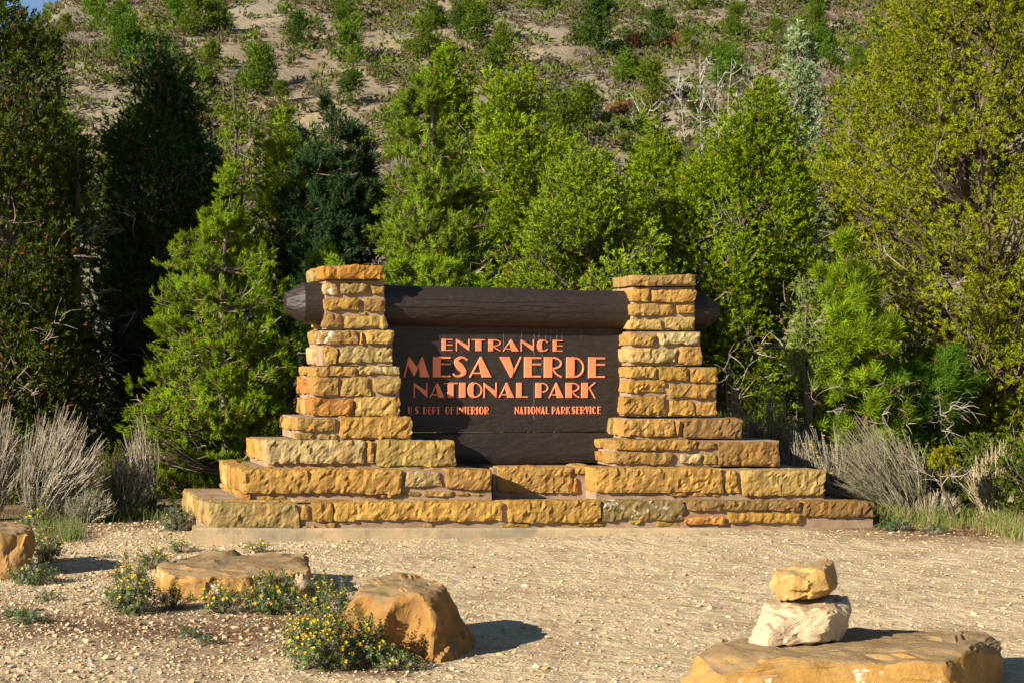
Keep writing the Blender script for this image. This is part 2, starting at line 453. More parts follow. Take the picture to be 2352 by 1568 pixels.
def stone(name, quad, yf, yb, parent, col, seed, amp=0.014, white=0.0, rnd=0.022, cell=0.042, mat=None):
    """A rough dressed stone: quad holds the front corners (s,z) bottom-left, bottom-right, top-right, top-left."""
    q = np.array(quad, float)
    lx = max(np.linalg.norm(q[1] - q[0]), .02); lz = max(np.linalg.norm(q[3] - q[0]), .015); ly = abs(yb - yf)
    r = min(rnd, .38 * lz, .38 * lx, .38 * ly)
    nx_, ny_, nz_ = max(2, min(64, round(lx / cell))), max(2, min(7, round(ly / (cell * 2)))), max(2, min(12, round(lz / cell)))
    ids, V, F = {}, [], []
    rs = random.Random(seed)
    skew = [rs.uniform(-.03, .03) for _ in range(8)]
    ox, oz = rs.uniform(0, 90), rs.uniform(0, 90)
    def vert(i, j, k):
        if (i, j, k) in ids: return ids[(i, j, k)]
        def grid(t, n, l):
            # rows close to the edge carry the rounding
            x = t / n * l
            return x
        p = Vector((grid(i, nx_, lx), grid(j, ny_, ly), grid(k, nz_, lz)))
        c = Vector((min(max(p.x, r), lx - r), min(max(p.y, r), ly - r), min(max(p.z, r), lz - r)))
        dlt = p - c
        nrm = dlt.normalized() if dlt.length > 1e-9 else Vector((0, -1, 0))
        if dlt.length > 1e-9: p = c + nrm * r
        fx, fz = p.x / lx, p.z / lz
        w = p + Vector((ox, 0, oz))
        h = noise.noise(w * 3.5) * .5 + noise.noise(w * 20.0) * .22
        h += facets(Vector((w.x, w.y, w.z)), 10.0, .55) / amp * .36 + facets(Vector((w.x + 7, w.y, w.z * 1.2)), 19.0, .5) / amp * .24
        front = max(0.0, -nrm.y)
        bulge = .35 * (1 - (2 * fx - 1) ** 6) * (1 - (2 * fz - 1) ** 4) if front > .5 else 0
        p = p + nrm * (amp * (h * (1.0 if front > .5 else .55) + bulge))
        p.x += noise.noise(Vector((oz, w.z * 7, w.y * 3))) * .010 * (abs(2 * fx - 1) > .8) + skew[0] * (fz - .5) * (1 if fx > .5 else -1)
        p.z += noise.noise(Vector((w.x * 5, ox, w.y * 3))) * .011 * (abs(2 * fz - 1) > .6) * min(1, lz / .12)
        a, cc = p.x / lx, p.z / lz
        s = (q[0] * (1 - a) + q[1] * a) * (1 - cc) + (q[3] * (1 - a) + q[2] * a) * cc
        ids[(i, j, k)] = len(V)
        V.append((s[0], yf + p.y, s[1]))
        return ids[(i, j, k)]
    for i in range(nx_):
        for k in range(nz_):
            F.append((vert(i, 0, k), vert(i + 1, 0, k), vert(i + 1, 0, k + 1), vert(i, 0, k + 1)))
            F.append((vert(i, ny_, k + 1), vert(i + 1, ny_, k + 1), vert(i + 1, ny_, k), vert(i, ny_, k)))
    for i in range(nx_):
        for j in range(ny_):
            F.append((vert(i, j, nz_), vert(i + 1, j, nz_), vert(i + 1, j + 1, nz_), vert(i, j + 1, nz_)))
            F.append((vert(i, j + 1, 0), vert(i + 1, j + 1, 0), vert(i + 1, j, 0), vert(i, j, 0)))
    for j in range(ny_):
        for k in range(nz_):
            F.append((vert(0, j, k + 1), vert(0, j + 1, k + 1), vert(0, j + 1, k), vert(0, j, k)))
            F.append((vert(nx_, j, k), vert(nx_, j + 1, k), vert(nx_, j + 1, k + 1), vert(nx_, j, k + 1)))
    mb = MB(); mb.add(V, F)
    ctr = (float(q[:, 0].mean()), (yf + yb) / 2, float(q[:, 1].mean()))
    o = mb.build(name, mat or M['stone'], parent, smooth=False, origin=ctr)
    o.location = ctr
    v = rs.uniform(.74, 1.10)
    o.color = (col[0] * v, col[1] * v * rs.uniform(.95, 1.04), col[2] * v * rs.uniform(.65, .95), 1)
    if white: o['white_wear'] = white
    return o

def quad_px(u0, v0, u1, v1, off):
    return [SP(u0, v1, off), SP(u1, v1, off), SP(u1, v0, off), SP(u0, v0, off)]
def inset(q, a):
    return [(q[0][0] + a, q[0][1] + a * .7), (q[1][0] - a, q[1][1] + a * .7), (q[2][0] - a, q[2][1] - a * .7), (q[3][0] + a, q[3][1] - a * .7)]
def block_mesh(mb, quad, yf, yb):
    q = quad
    V = [(s, y, z) for y in (yf, yb) for s, z in q]
    F = [(0, 1, 2, 3), (7, 6, 5, 4), (0, 4, 5, 1), (1, 5, 6, 2), (2, 6, 7, 3), (3, 7, 4, 0)]
    mb.add(V, F)

STONES = {
    'capL': [(740.6,607.7,886.5,642.0,'r')],
    'L1': [(743.5,649.9,776.6,678.6,'tw'), (781.0,648.7,845.5,675.7,'g'), (851.3,654.6,886.5,678.0,'o'), (743.5,684.5,827.9,712.9,'o'), (835.2,685.1,889.4,716.1,'d'), (825.0,715.2,844.6,722.9,'t'), (743.5,719.6,786.6,752.5,'d'), (790.7,724.0,892.4,755.4,'t')],
    'L2': [(732.7,757.7,821.7,790.6,'dw'), (824.7,762.1,834.9,793.5,'r'), (837.6,756.9,905.6,791.4,'t'), (742.9,795.2,774.9,836.9,'o'), (776.6,795.8,903.2,833.1,'p')],
    'L3': [(718.0,839.8,816.5,864.4,'o'), (822.9,838.6,919.0,860.3,'tw'), (715.7,863.8,780.4,908.1,'o'), (781.9,863.8,851.9,910.1,'t'), (856.9,865.6,920.8,903.4,'t'), (713.6,913.1,810.0,955.8,'r'), (814.1,909.0,922.0,956.1,'t')],
    'L4': [(680.5,958.5,772.8,990.7,'d'), (779.0,954.7,948.3,1006.8,'o'), (682.8,994.5,720.9,1008.6,'d'), (729.7,995.7,774.3,1008.6,'t')],
    'S3L': [(610.6,1008.8,839.7,1065.3,'p'), (842.1,1009.8,860.4,1065.3,'o'), (863.1,1008.8,1048.6,1070.7,'t')],
    'S2L': [(555.4,1074.8,924.4,1134.0,'o'), (930.1,1079.9,1016.5,1119.5,'p'), (1023.6,1074.8,1133.3,1125.6,'o'), (552.0,1129.0,578.1,1149.3,'r'), (590.9,1137.4,653.9,1149.3,'o'), (831.3,1135.7,860.4,1143.2,'o'), (871.9,1129.0,909.1,1141.5,'r'), (922.7,1129.0,932.2,1138.4,'d'), (935.6,1127.3,966.7,1138.1,'d'), (972.8,1126.2,1038.5,1139.8,'t'), (1045.9,1129.0,1075.7,1138.1,'o'), (1082.8,1131.7,1112.3,1138.1,'t')],
    'S2C': [(1138.8,1069.1,1317.2,1132.5,'o'), (1320.5,1071.1,1364.9,1088.1,'o'), (1315.6,1093.3,1326.9,1131.7,'r')],
    'S2R': [(1366.9,1073.2,1661.5,1132.5,'o'), (1666.0,1078.4,1698.3,1133.7,'o'), (1703.9,1077.2,1897.7,1138.2,'t'), (1540.4,1130.5,1577.2,1139.8,'o'), (1592.5,1126.8,1652.3,1139.8,'o')],
    'S1': [(475.8,1154.3,688.1,1212.9,'tg'), (690.1,1156.0,713.1,1195.3,'o'), (715.5,1152.0,767.0,1199.4,'o'), (764.3,1151.0,1158.0,1196.7,'o'), (620.7,1205.5,728.4,1216.3,'o'), (745.0,1200.0,776.1,1212.2,'d'), (973.5,1201.7,993.8,1211.9,'t'), (673.9,1145.9,701.0,1154.0,'p'), (1165.1,1147.0,1380.2,1201.9,'o'), (1383.0,1147.0,1573.1,1195.5,'gw'), (1574.8,1147.8,1841.6,1172.9,'d'), (1843.6,1149.0,2010.7,1188.2,'b'), (1150.9,1200.3,1216.3,1210.8,'o'), (1321.7,1199.5,1361.6,1209.2,'d'), (1364.1,1193.9,1387.5,1208.4,'d'), (1445.6,1192.2,1474.7,1204.8,'t'), (1505.3,1195.5,1559.4,1208.4,'o'), (1571.9,1184.2,1666.4,1205.2,'rw'), (1672.4,1176.1,1841.6,1201.9,'o')],
    'capR': [(1450.3,630.1,1600.4,657.2,'dt')],
    'R1': [(1450.3,663.1,1490.9,692.6,'o'), (1494.9,663.9,1600.0,695.0,'o'), (1448.3,696.6,1551.4,726.1,'o'), (1554.6,698.2,1599.2,720.5,'o'), (1447.5,732.5,1524.3,757.6,'t'), (1526.3,726.9,1598.0,758.0,'t')],
    'R2': [(1445.1,765.5,1506.4,794.6,'o'), (1512.0,762.7,1608.8,791.8,'P'), (1444.3,798.2,1555.8,833.6,'p'), (1559.0,793.4,1614.0,838.0,'o')],
    'R3': [(1444.3,840.4,1508.8,867.9,'o'), (1511.6,840.4,1582.1,875.1,'o'), (1584.1,844.0,1649.0,878.3,'o'), (1444.3,870.3,1528.7,901.4,'o'), (1537.1,881.0,1649.8,913.7,'o'), (1520.0,904.9,1536.7,913.7,'o'), (1431.5,907.7,1530.7,952.7,'o'), (1535.5,917.7,1595.3,954.7,'o'), (1598.8,920.9,1648.2,953.9,'o')],
    'R4': [(1432.3,960.7,1550.6,1002.5,'o'), (1553.0,960.7,1564.2,1000.6,'r'), (1569.0,958.7,1707.2,1006.5,'d')],
    'S3R': [(1410.4,1007.3,1602.4,1034.4,'o'), (1604.4,1013.3,1645.8,1030.4,'d'), (1406.4,1036.4,1546.7,1066.3,'o'), (1563.8,1039.6,1614.0,1065.1,'P'), (1615.6,1038.4,1647.0,1066.3,'t'), (1649.8,1012.5,1792.8,1070.3,'B')],
}

# tier: front offset from the board, back y, outline of the tier in the photograph, gap of the mortar behind the stone faces
TIERS = {'capL': (.40, .50, (740, 608, 886.5, 642)), 'L1': (.33, .45, (743.5, 642, 886.5, 756)), 'L2': (.37, .48, (736, 756, 905, 839)),
         'L3': (.42, .52, (716, 839, 921, 956)), 'L4': (.52, .60, (681, 955, 948, 1009)), 'S3L': (.66, .72, (611, 1009, 1048, 1074)),
         'S2L': (.98, .88, (556, 1075, 1133, 1150)), 'S2C': (.62, .70, (1128, 1069, 1375, 1150)), 'S1': (1.36, 1.02, (476, 1152, 2009, 1216)),
         'capR': (.38, .30, (1450, 630, 1600, 657)), 'R1': (.33, .42, (1449, 657, 1599, 759)), 'R2': (.37, .45, (1445, 759, 1612, 839)),
         'R3': (.42, .50, (1444, 840, 1649, 956)), 'R4': (.52, .58, (1433, 958, 1707, 1007)), 'S3R': (.66, .72, (1408, 1006, 1793, 1070)),
         'S2R': (.98, .88, (1365, 1074, 1897, 1148))}
PARTS = [('pillar', ['capL', 'L1', 'L2', 'L3', 'L4'], 'ochre stone pillar left of the lettered board'),
         ('pillar', ['capR', 'R1', 'R2', 'R3', 'R4'], 'ochre stone pillar right of the lettered board'),
         ('plinth', ['S3L', 'S2L', 'S2C', 'S3R', 'S2R', 'S1'], None)]
CAPROWS = {}
seed = 100
for pname, tiers, plabel in PARTS:
    core = MB()
    for t in tiers:
        off, back, (u0, v0, u1, v1) = TIERS[t]
        g = .040 if t[0] != 'c' else .05
        q = quad_px(u0 + 5, v0 + (3 if t[0] != 'S' else 5), u1 - 4, v1, off - g)
        if t == 'S1':      # the lowest course bends down into the slightly sloping ground
            q[0] = (q[0][0], q[0][1] - .05); q[1] = (q[1][0], q[1][1] - .2)
        block_mesh(core, q, -(off - g), back)
    part = core.build(pname, M['mortar'], sign)
    if plabel: part['label'] = plabel
    for t in tiers:
        off, back, (tu0, tv0, tu1, tv1) = TIERS[t]
        firsts = []
        for (u0, v0, u1, v1, code) in STONES[t]:
            seed += 1
            white = 0.9 if 'w' in code else 0.0
            col = np.mean([COLS[c_] for c_ in code if c_ in COLS], axis=0)
            small = (v1 - v0) < 17
            rs = random.Random(seed)
            proud = rs.uniform(-.010, .014) - (.022 if small else 0)
            big = (u1 - u0) > 100
            rough = .030 if 'B' in code else (.024 if big else .019)
            corner = abs(u0 - tu0) < 8 and not small
            yb = (-off + (.40 if corner else .22)) if t[0] != 'c' else back
            st = stone('stone', inset(quad_px(u0, v0, u1, v1, off + proud), .004 if small else .011), -(off + proud), yb, part, col, seed, rough * (.6 if small else 1), white,
                       rnd=.012 if small else .016, cell=.030)
            if corner and t[0] != 'c': firsts.append((u0, v0, v1, off + proud, yb))
        # the left-hand side faces: two or three more stones behind each corner stone
        for (u0, v0, v1, of, y0) in firsts:
            s0, z0 = SP(u0, v1, of); s0b, z1 = SP(u0, v0, of); s0 = SP(tu0 - 1, v1, of)[0]
            y = y0 + .03
            while y < back - .12:
                seed += 1; rs = random.Random(seed)
                y2 = min(back + .02, y + rs.uniform(.24, .46))
                if back - y2 < .14: y2 = back + .02
                dz = rs.uniform(0, .03)
                stone('stone', [(s0 - rs.uniform(-.01, .02), z0 + dz * .5), (s0 + .2, z0 + dz * .5), (s0 + .2, z1 - dz), (s0 - rs.uniform(-.01, .02), z1 - dz)],
                      y, y2 - .03, part, COLS[rs.choice('oootpr')], seed, .014, 0, .025, .05)
                y = y2
    if tiers[0] == 'capL':      # second cap stone set behind the first
        s0, z0 = SP(716, 648, -.1); s1, z1 = SP(716, 619, -.1)
        seed += 1
        stone('stone', [(s0, z0), (s0 + .3, z0), (s0 + .3, z1), (s0, z1)], .08, .52, part, COLS['t'], seed, .016, 0, .03, .05)

# flat slabs that pave the treads of the two broad steps
core = MB()
def tread(u0, u1, vtop, off0, off1, n, part, codes):
    for i in range(n):
        global seed
        seed += 1; rs = random.Random(seed)
        a, b_ = u0 + (u1 - u0) * i / n, u0 + (u1 - u0) * (i + 1) / n
        sa, za = SP(a + 2, vtop, off0); sb, zb = SP(b_ - 2, vtop, off0)
        stone('stone', [(sa, za - .07), (sb, zb - .07), (sb, zb - .004), (sa, za - .004)], -off0 + .26, -off1, part, COLS[rs.choice(codes)], seed, .008, 0, .02, .09)
tread(490, 1990, 1151, 1.36, .93, 9, part, 'tppo')
tread(565, 1125, 1077, .98, .62, 4, part, 'opt')
tread(1380, 1890, 1077, .98, .62, 4, part, 'opt')

# concrete footing under the lowest course
fm = MB()
FO = 1.43
top = [SP(u, v, FO) for u, v in ((449, 1211), (700, 1213), (1000, 1212), (1300, 1212), (1640, 1212), (1700, 1213))]
nx_ = 60
V, F = [], []
for i in range(nx_ + 1):
    t = i / nx_ * (len(top) - 1); k = min(int(t), len(top) - 2); f_ = t - k
    s = top[k][0] * (1 - f_) + top[k + 1][0] * f_; z = top[k][1] * (1 - f_) + top[k + 1][1] * f_
    w = .006 * nz(s * 6, 1.0)
    for y, zz in ((-FO + .30, z + w), (-FO + .02, z + w), (-FO + w, z - .02 + w), (-FO - .01 + w * 2, z - .25), (-FO, -.5), (-FO + .30, -.5)):
        V.append((s, y, zz))
for i in range(nx_):
    for j in range(6):
        a, b_ = i * 6 + j, i * 6 + (j + 1) % 6
        F.append((a, b_, b_ + 6, a + 6))
fm.add(V, F)
fm.build('footing', M['concrete'], sign, smooth=False)

# ---- board, lower plank and log
BT, BB = 700, 1062
sl, _ = SP(880, 900, 0); sr, _ = SP(1462, 900, 0)
def plank(name, v0, v1, off, thick, round_bottom=0.0, wav=.006):
    zb, zt = SP(1165, v1, off)[1], SP(1165, v0, off)[1]
    nX, nZ = 60, 22
    V, F = [], []
    for k in range(nZ + 1):
        for i in range(nX + 1):
            s = sl + (sr - sl) * i / nX; z = zb + (zt - zb) * k / nZ
            y = -off + wav * fbm(s * 3.0, z * 5.0, off * 10, 1.0, 3)
            if round_bottom:
                tt = (z - zb) / (zt - zb)
                y += round_bottom * ((1 - min(1, tt / .35)) ** 2 + .6 * max(0, (tt - .9) / .1) ** 2)
            V.append((s, y, z))
    n0 = len(V)
    for k in range(nZ):
        for i in range(nX):
            a = k * (nX + 1) + i
            F.append((a, a + 1, a + nX + 2, a + nX + 1))
    mb = MB(); mb.add(V, F)
    ring = [(k * (nX + 1)) for k in (0, nZ)]
    b0 = [V[0], V[nX], V[-1], V[-1 - nX]]
    Vb = b0 + [(p[0], thick, p[2]) for p in b0]
    mb.add(Vb, [(0, 4, 5, 1), (1, 5, 6, 2), (2, 6, 7, 3), (3, 7, 4, 0), (7, 6, 5, 4)])
    return mb.build(name, M['board'], board_root, smooth=True)
board_root = sign
board = plank('sign_board', BT, 991, 0.0, .10)
lower = plank('lower_plank', 993, 1064, .045, .12, .035, .008)

la, lb = SP(686, 699, .18), SP(1630, 717, .18)
z_l, z_r = SP(690, 697, 0.0)[1], SP(1620, 716, 0.0)[1]
s_l, s_r = SP(655, 697, 0.0)[0], SP(1646, 716, 0.0)[0]
rl, rr = .232, .218
lg = MB(); V, F = [], []
nS, nC = 110, 28
for i in range(nS + 1):
    t = i / nS; s = s_l + (s_r - s_l) * t
    rad = rl + (rr - rl) * t
    cz = z_l + (z_r - z_l) * t
    for j in range(nC):
        a = 2 * math.pi * j / nC
        r_ = rad * (1 + .035 * fbm(s * 1.3, math.cos(a) * .8, math.sin(a) * .8, 1.0, 3))
        for e, dirn in ((s_l, 1), (s_r, -1)):
            dd = (s - e) * dirn
            if dd < .17:
                tp = .50 + .50 * dd / .17
                a8 = (a + math.pi / 8) % (math.pi / 4) - math.pi / 8     # hewn flat facets towards the end
                r_ *= tp * (1 if dd > .15 else math.cos(math.pi / 8) / math.cos(a8))
        V.append((s, -.0 - r_ * math.cos(a), cz + r_ * math.sin(a)))
for i in range(nS):
    for j in range(nC):
        a, b_ = i * nC + j, i * nC + (j + 1) % nC
        F.append((a, a + nC, b_ + nC, b_))
lg.add(V, F)
for i0, rev in ((0, False), (nS, True)):
    c = np.mean(V[i0 * nC:(i0 + 1) * nC], axis=0)
    ring = list(range(nC))
    lg.add([tuple(c)] + V[i0 * nC:(i0 + 1) * nC], [(0, j + 1, (j + 1) % nC + 1) if not rev else (0, (j + 1) % nC + 1, j + 1) for j in ring])
log = lg.build('log', M['log'], sign, smooth=True)
log.data.set_sharp_from_angle(angle=math.radians(22))
# long drying cracks along the log
ck = MB()
for sc in range(7):
    a0 = random.uniform(-.5, .8); s0 = random.uniform(s_l + .25, s_r - 2.2); L = random.uniform(.7, 2.4)
    pts = []
    for i in range(14):
        s = s0 + L * i / 13; t = (s - s_l) / (s_r - s_l)
        a = a0 + .05 * math.sin(i * .9 + sc); rad = (rl + (rr - rl) * t) * (1 + .035 * fbm(s * 1.3, math.cos(a) * .8, math.sin(a) * .8, 1.0, 3))
        pts.append((s, -rad * math.cos(a), z_l + (z_r - z_l) * t + rad * math.sin(a)))
    tubes(ck, [pts], [[.0015 + .003 * math.sin(math.pi * i / 13) for i in range(14)]], 4)
m, nt, b = mat_new('crack_dark'); b.inputs['Base Color'].default_value = (.012, .008, .006, 1); M['crack'] = m
ck.build('drying_crack', M['crack'], log)['kind'] = 'stuff'

# ---- lettering: raised, painted pieces
def bpoly(mb, pts, h, bev, ox, oz, y0):
    p = np.array(pts, float); n = len(p)
    area = sum(p[i][0] * p[(i + 1) % n][1] - p[(i + 1) % n][0] * p[i][1] for i in range(n))
    if area < 0: p = p[::-1]
    e = unit(np.roll(p, -1, 0) - p); nl = np.stack([-e[:, 1], e[:, 0]], 1)
    nb = unit(nl + np.roll(nl, 1, 0)); k = 1 / np.maximum(.45, (nb * nl).sum(1))
    q = p + nb * (bev * k)[:, None]
    V = [(ox + a, y0 + .004, oz + c) for a, c in p] + [(ox + a, y0 - h * .55, oz + c) for a, c in p] + [(ox + a, y0 - h, oz + c) for a, c in q]
    F = []
    for i in range(n):
        j = (i + 1) % n
        F += [(i, j, n + j, n + i), (n + i, n + j, 2 * n + j, 2 * n + i)]
    mb.add(V, F)
    c = q.mean(0)
    # fan from the centre (the outlines used are star-shaped round their centre)
    mb.add([(ox + c[0], y0 - h, oz + c[1])] + [(ox + a, y0 - h, oz + cc) for a, cc in q], [(0, i + 1, (i + 1) % n + 1) for i in range(n)])
def bstroke(mb, pts, w, h, bev, ox, oz, y0, closed=False):
    p = np.array(pts, float); n = len(p)
    w = np.broadcast_to(np.asarray(w, float), (n,))
    if closed: t = unit(np.roll(p, -1, 0) - np.roll(p, 1, 0))
    else: t = unit(np.gradient(p, axis=0))
    nl = np.stack([-t[:, 1], t[:, 0]], 1)
    prof = ((-.5, 0, -.004), (-.5, 0, h * .55), (-.5, 1, h), (.5, -1, h), (.5, 0, h * .55), (.5, 0, -.004))
    V = []
    for i in range(n):
        for f_, b_, hh in prof:
            c = p[i] + nl[i] * (w[i] * f_ + b_ * min(bev, w[i] * .35))
            V.append((ox + c[0], y0 - hh, oz + c[1]))
    F = []
    m_ = n if closed else n - 1
    for i in range(m_):
        j = (i + 1) % n
        for k in range(5):
            F.append((i * 6 + k, j * 6 + k, j * 6 + k + 1, i * 6 + k + 1))
    mb.add(V, F)
    if not closed:
        mb.add([V[k] for k in range(6)] + [V[(n - 1) * 6 + k] for k in range(6)], [(0, 1, 2, 3), (3, 4, 5, 0), (9, 8, 7, 6), (6, 11, 10, 9)])
def arc(cx, cy, rx, ry, a0, a1, n=20):
    return [(cx + rx * math.cos(math.radians(a0 + (a1 - a0) * i / (n - 1))), cy + ry * math.sin(math.radians(a0 + (a1 - a0) * i / (n - 1)))) for i in range(n)]
def smooth_path(ctrl, n=26):
    """Catmull-Rom through (x,y,w) control points."""
    c = np.array(ctrl, float); c = np.vstack([2 * c[0] - c[1], c, 2 * c[-1] - c[-2]])
    out = []
    segs = len(c) - 3
    for i in range(n):
        t = i / (n - 1) * segs; k = min(int(t), segs - 1); f_ = t - k
        a, b_, d, e = c[k], c[k + 1], c[k + 2], c[k + 3]
        out.append(.5 * (2 * b_ + (d - a) * f_ + (2 * a - 5 * b_ + 4 * d - e) * f_ ** 2 + (3 * b_ - a - 3 * d + e) * f_ ** 3))
    o = np.array(out); return o[:, :2], o[:, 2]
def glyph(ch, W, H, ox, oz, y0, hgt, em=.66):
    mb = MB()
    t = H * .095; bev = H * .022; lo = hgt * .8
    S = lambda pts, w=None: bstroke(mb, pts, t if w is None else w, lo, bev, ox, oz, y0)
    B = lambda pts: bpoly(mb, pts, hgt, bev, ox, oz, y0)
    st = W * (.46 if H > .15 else .38)
    box = lambda x0, x1: B([(x0, 0), (x1, 0), (x1, H), (x0, H)])
    e = .002
    if ch == 'E':
        box(0, st); [S([(st * .6, yy), (W, yy)]) for yy in (H - t / 2 - e, H * em, t / 2 + e)]
    elif ch == 'F':
        box(0, st); [S([(st * .6, yy), (W, yy)]) for yy in (H - t / 2 - e, H * .6)]
    elif ch == 'L':
        box(0, st); S([(st * .6, t / 2 + e), (W, t / 2 + e)])
    elif ch == 'I': box(0, W)
    elif ch == '.': B([(0, 0), (W, 0), (W, W), (0, W)])
    elif ch == 'T':
        box(W * .28, W * .72); S([(0, H - t / 2 - e), (W, H - t / 2 - e)])
    elif ch == 'N':
        B([(t * .2, H), (t * .2, H * .80), (W - t * .3, 0), (W - t * .3, H * .42)])
        S([(t / 2, 0), (t / 2, H * .97)]); S([(W - t / 2, .01), (W - t / 2, H)])
    elif ch == 'M':
        a1, vl, a2 = W * .22, W * .40, W * .72
        B([(a1 - t * .4, H), (a1 + t * .1, H), (W * .56, H * .42), (vl + t * .25, H * .06), (vl - t * .25, H * .06), (a1 - W * .07, H * .62)])
        B([(a2 - t * .2, H), (a2 + t * .2, H), (W, 0), (W * .62, 0), (a2 - W * .13, H * .5)])
        S([(t * .4, 0), (a1 - t * .2, H * .96)], t * .9); S([(vl, H * .07), (a2 - t * .1, H * .96)], t * .9)
    elif ch == 'A':
        B([(W * .48, H), (W * .54, H), (W, 0), (W * .56, 0), (W * .40, H * .72)])
        S([(t * .4, 0), (W * .5, H * .97)], t * .9); S([(W * .16, H * .20), (W * .66, H * .20)], t * .9)
    elif ch == 'V':
        B([(0, H), (W * .46, H), (W * .66, H * .36), (W * .56, 0), (W * .50, 0)])
        S([(W * .54, .02 * H), (W - t * .45, H)], t * .9)
    elif ch in 'RPD':
        box(0, st)
        if ch == 'D':
            S([(st * .6, H - t / 2 - e), (st, H - t / 2 - e)] + arc(st + (W - st) * .05, H / 2, (W - st) * .95 - t / 2, H / 2 - t / 2 - e, 89, -89, 18) + [(st, t / 2 + e), (st * .6, t / 2 + e)])
        else:
            yb = H * (.34 if ch == 'P' else .40); cy = (H + yb) / 2
            S([(st * .6, H - t / 2 - e), (st, H - t / 2 - e)] + arc(st + (W - st) * .1, cy, (W - st) * .9 - t / 2, (H - yb) / 2 - t / 2, 89, -89, 16) + [(st, yb + t / 2), (st * .6, yb + t / 2)])
            if ch == 'R':
                xy, w = smooth_path([(st * 1.0, yb + t * .4, t), (W * .72, H * .17, t), (W * .98, t * .45, t)], 10); S(xy, w)
    elif ch == 'K':
        box(0, st); S([(st * .7, H * .48), (W - t * .3, H)], t); S([(st + (W - st) * .25, H * .62), (W - t * .3, 0)], t)
    elif ch in 'OC':
        T = W * .40
        angs = np.linspace(0, 360, 40, endpoint=False) if ch == 'O' else np.linspace(38, 322, 32)
        pts, ws = [], []
        for a in np.radians(angs):
            w = t + (T - t) * max(0, math.cos(a - math.pi)) ** .8
            pts.append((W / 2 + (W / 2 - w / 2) * math.cos(a), H / 2 + (H / 2 - (t + (w - t) * .15) / 2) * math.sin(a))); ws.append(w if abs(math.cos(a)) > .02 else t)
        bstroke(mb, pts, ws, hgt, bev, ox, oz, y0, closed=(ch == 'O'))
    elif ch == 'S':
        xy, w = smooth_path([(W * .94, H * .84, t), (W * .72, H * .95, t * 1.1), (W * .42, H * .93, t * 1.5), (W * .26, H * .75, t * 2.6), (W * .50, H * .50, t * 3.9),
                             (W * .74, H * .25, t * 2.6), (W * .50, H * .07, t * 1.4), (W * .22, H * .06, t), (W * .04, H * .20, t)], 34)
        S(xy, w)
    elif ch == 'U':
        B([(0, H), (W * .44, H), (W * .44, H * .18), (W * .30, H * .02), (W * .12, H * .06), (0, H * .22)])
        xy, w = smooth_path([(W * .2, H * .10, t), (W * .5, t * .5, t), (W - t, H * .2, t), (W - t / 2, H * .5, t), (W - t / 2, H, t)], 16); S(xy, w)
    o = mb.build('letter', M['letter'], board)
    return o
def zz(x, y): return 888.1 + x * .2851, 630.9 + y * .2851
LINES = [
    ('ENTRANCE', [(443, 530), (558, 668), (685, 793), (818, 920), (935, 1065), (1080, 1187), (1210, 1310), (1338, 1418)], (517, 612, 527, 618), .012, .50),
    ('MESAVERDE', [(133, 345), (368, 513), (528, 657), (663, 848), (905, 1088), (1105, 1243), (1265, 1413), (1445, 1592), (1622, 1757)], (657, 822, 663, 830), .016, .64),
    ('NATIONALPARK', [(215, 328), (343, 467), (458, 570), (582, 635), (650, 770), (780, 888), (902, 1028), (1043, 1137), (1197, 1303), (1303, 1427), (1440, 1553), (1567, 1682)], (865, 987, 867, 990), .014, .60),
    ('U.S.DEPT.OFINTERIOR', [(168, 205), (209, 217), (222, 260), (264, 273), (290, 328), (332, 358), (363, 396), (398, 432), (434, 443), (468, 508), (513, 545), (560, 577), (583, 620), (622, 648), (651, 676), (680, 718), (722, 738), (742, 782), (787, 824)], (1059, 1121, 1060, 1122), .009, .58),
    ('NATIONALPARKSERVICE', [(1032, 1066), (1068, 1103), (1104, 1132), (1137, 1153), (1158, 1200), (1205, 1240), (1242, 1277), (1281, 1311), (1330, 1362), (1363, 1400), (1404, 1439), (1443, 1478), (1490, 1522), (1527, 1556), (1561, 1597), (1598, 1632), (1635, 1650), (1655, 1690), (1696, 1727)], (1059, 1121, 1058, 1119), .009, .58)]
for text, xs_, (ya, yb, yc, yd), hgt, em in LINES:
    xa, xz = xs_[0][0], xs_[-1][1]
    for ch, (x0, x1) in zip(text, xs_):
        f_ = ((x0 + x1) / 2 - xa) / (xz - xa)
        yt, yo = ya + (yc - ya) * f_, yb + (yd - yb) * f_
        if hgt < .01: x0, x1 = x0 + 1.5, x1 - 1.5
        s0, z0 = SP(*zz(x0, yo), 0.0); s1, z1 = SP(*zz(x1, yt), 0.0)
        # the board face is gently uneven: seat each letter on it
        glyph(ch, s1 - s0, z1 - z0, s0, z0, .003, hgt + .004, em)
# pale bird-dropping streaks that run down the board
sk = MB()
for x, y0, y1, w in ((940, 402, 590, .006), (1085, 455, 520, .004), (1185, 480, 1215, .004), (1225, 425, 600, .005), (1280, 440, 520, .004), (1320, 440, 540, .004),
                     (1370, 430, 560, .005), (1410, 450, 530, .003), (1560, 455, 520, .003), (1250, 610, 800, .003), (1700, 425, 470, .003)):
    a, b_ = SP(*zz(x + 4, y0), 0.0), SP(*zz(x, y1), 0.0)
    pts = [(a[0] + (b_[0] - a[0]) * k / 8 + random.uniform(-.002, .002), -.001, a[1] + (b_[1] - a[1]) * k / 8) for k in range(9)]
    tubes(sk, [pts], [[w * .5 * random.uniform(.3, 1.0) for _ in range(9)]], 6)
a = SP(1302, 692, .2); 
sk.build('drip_streak', M['streak'], board)['kind'] = 'stuff'

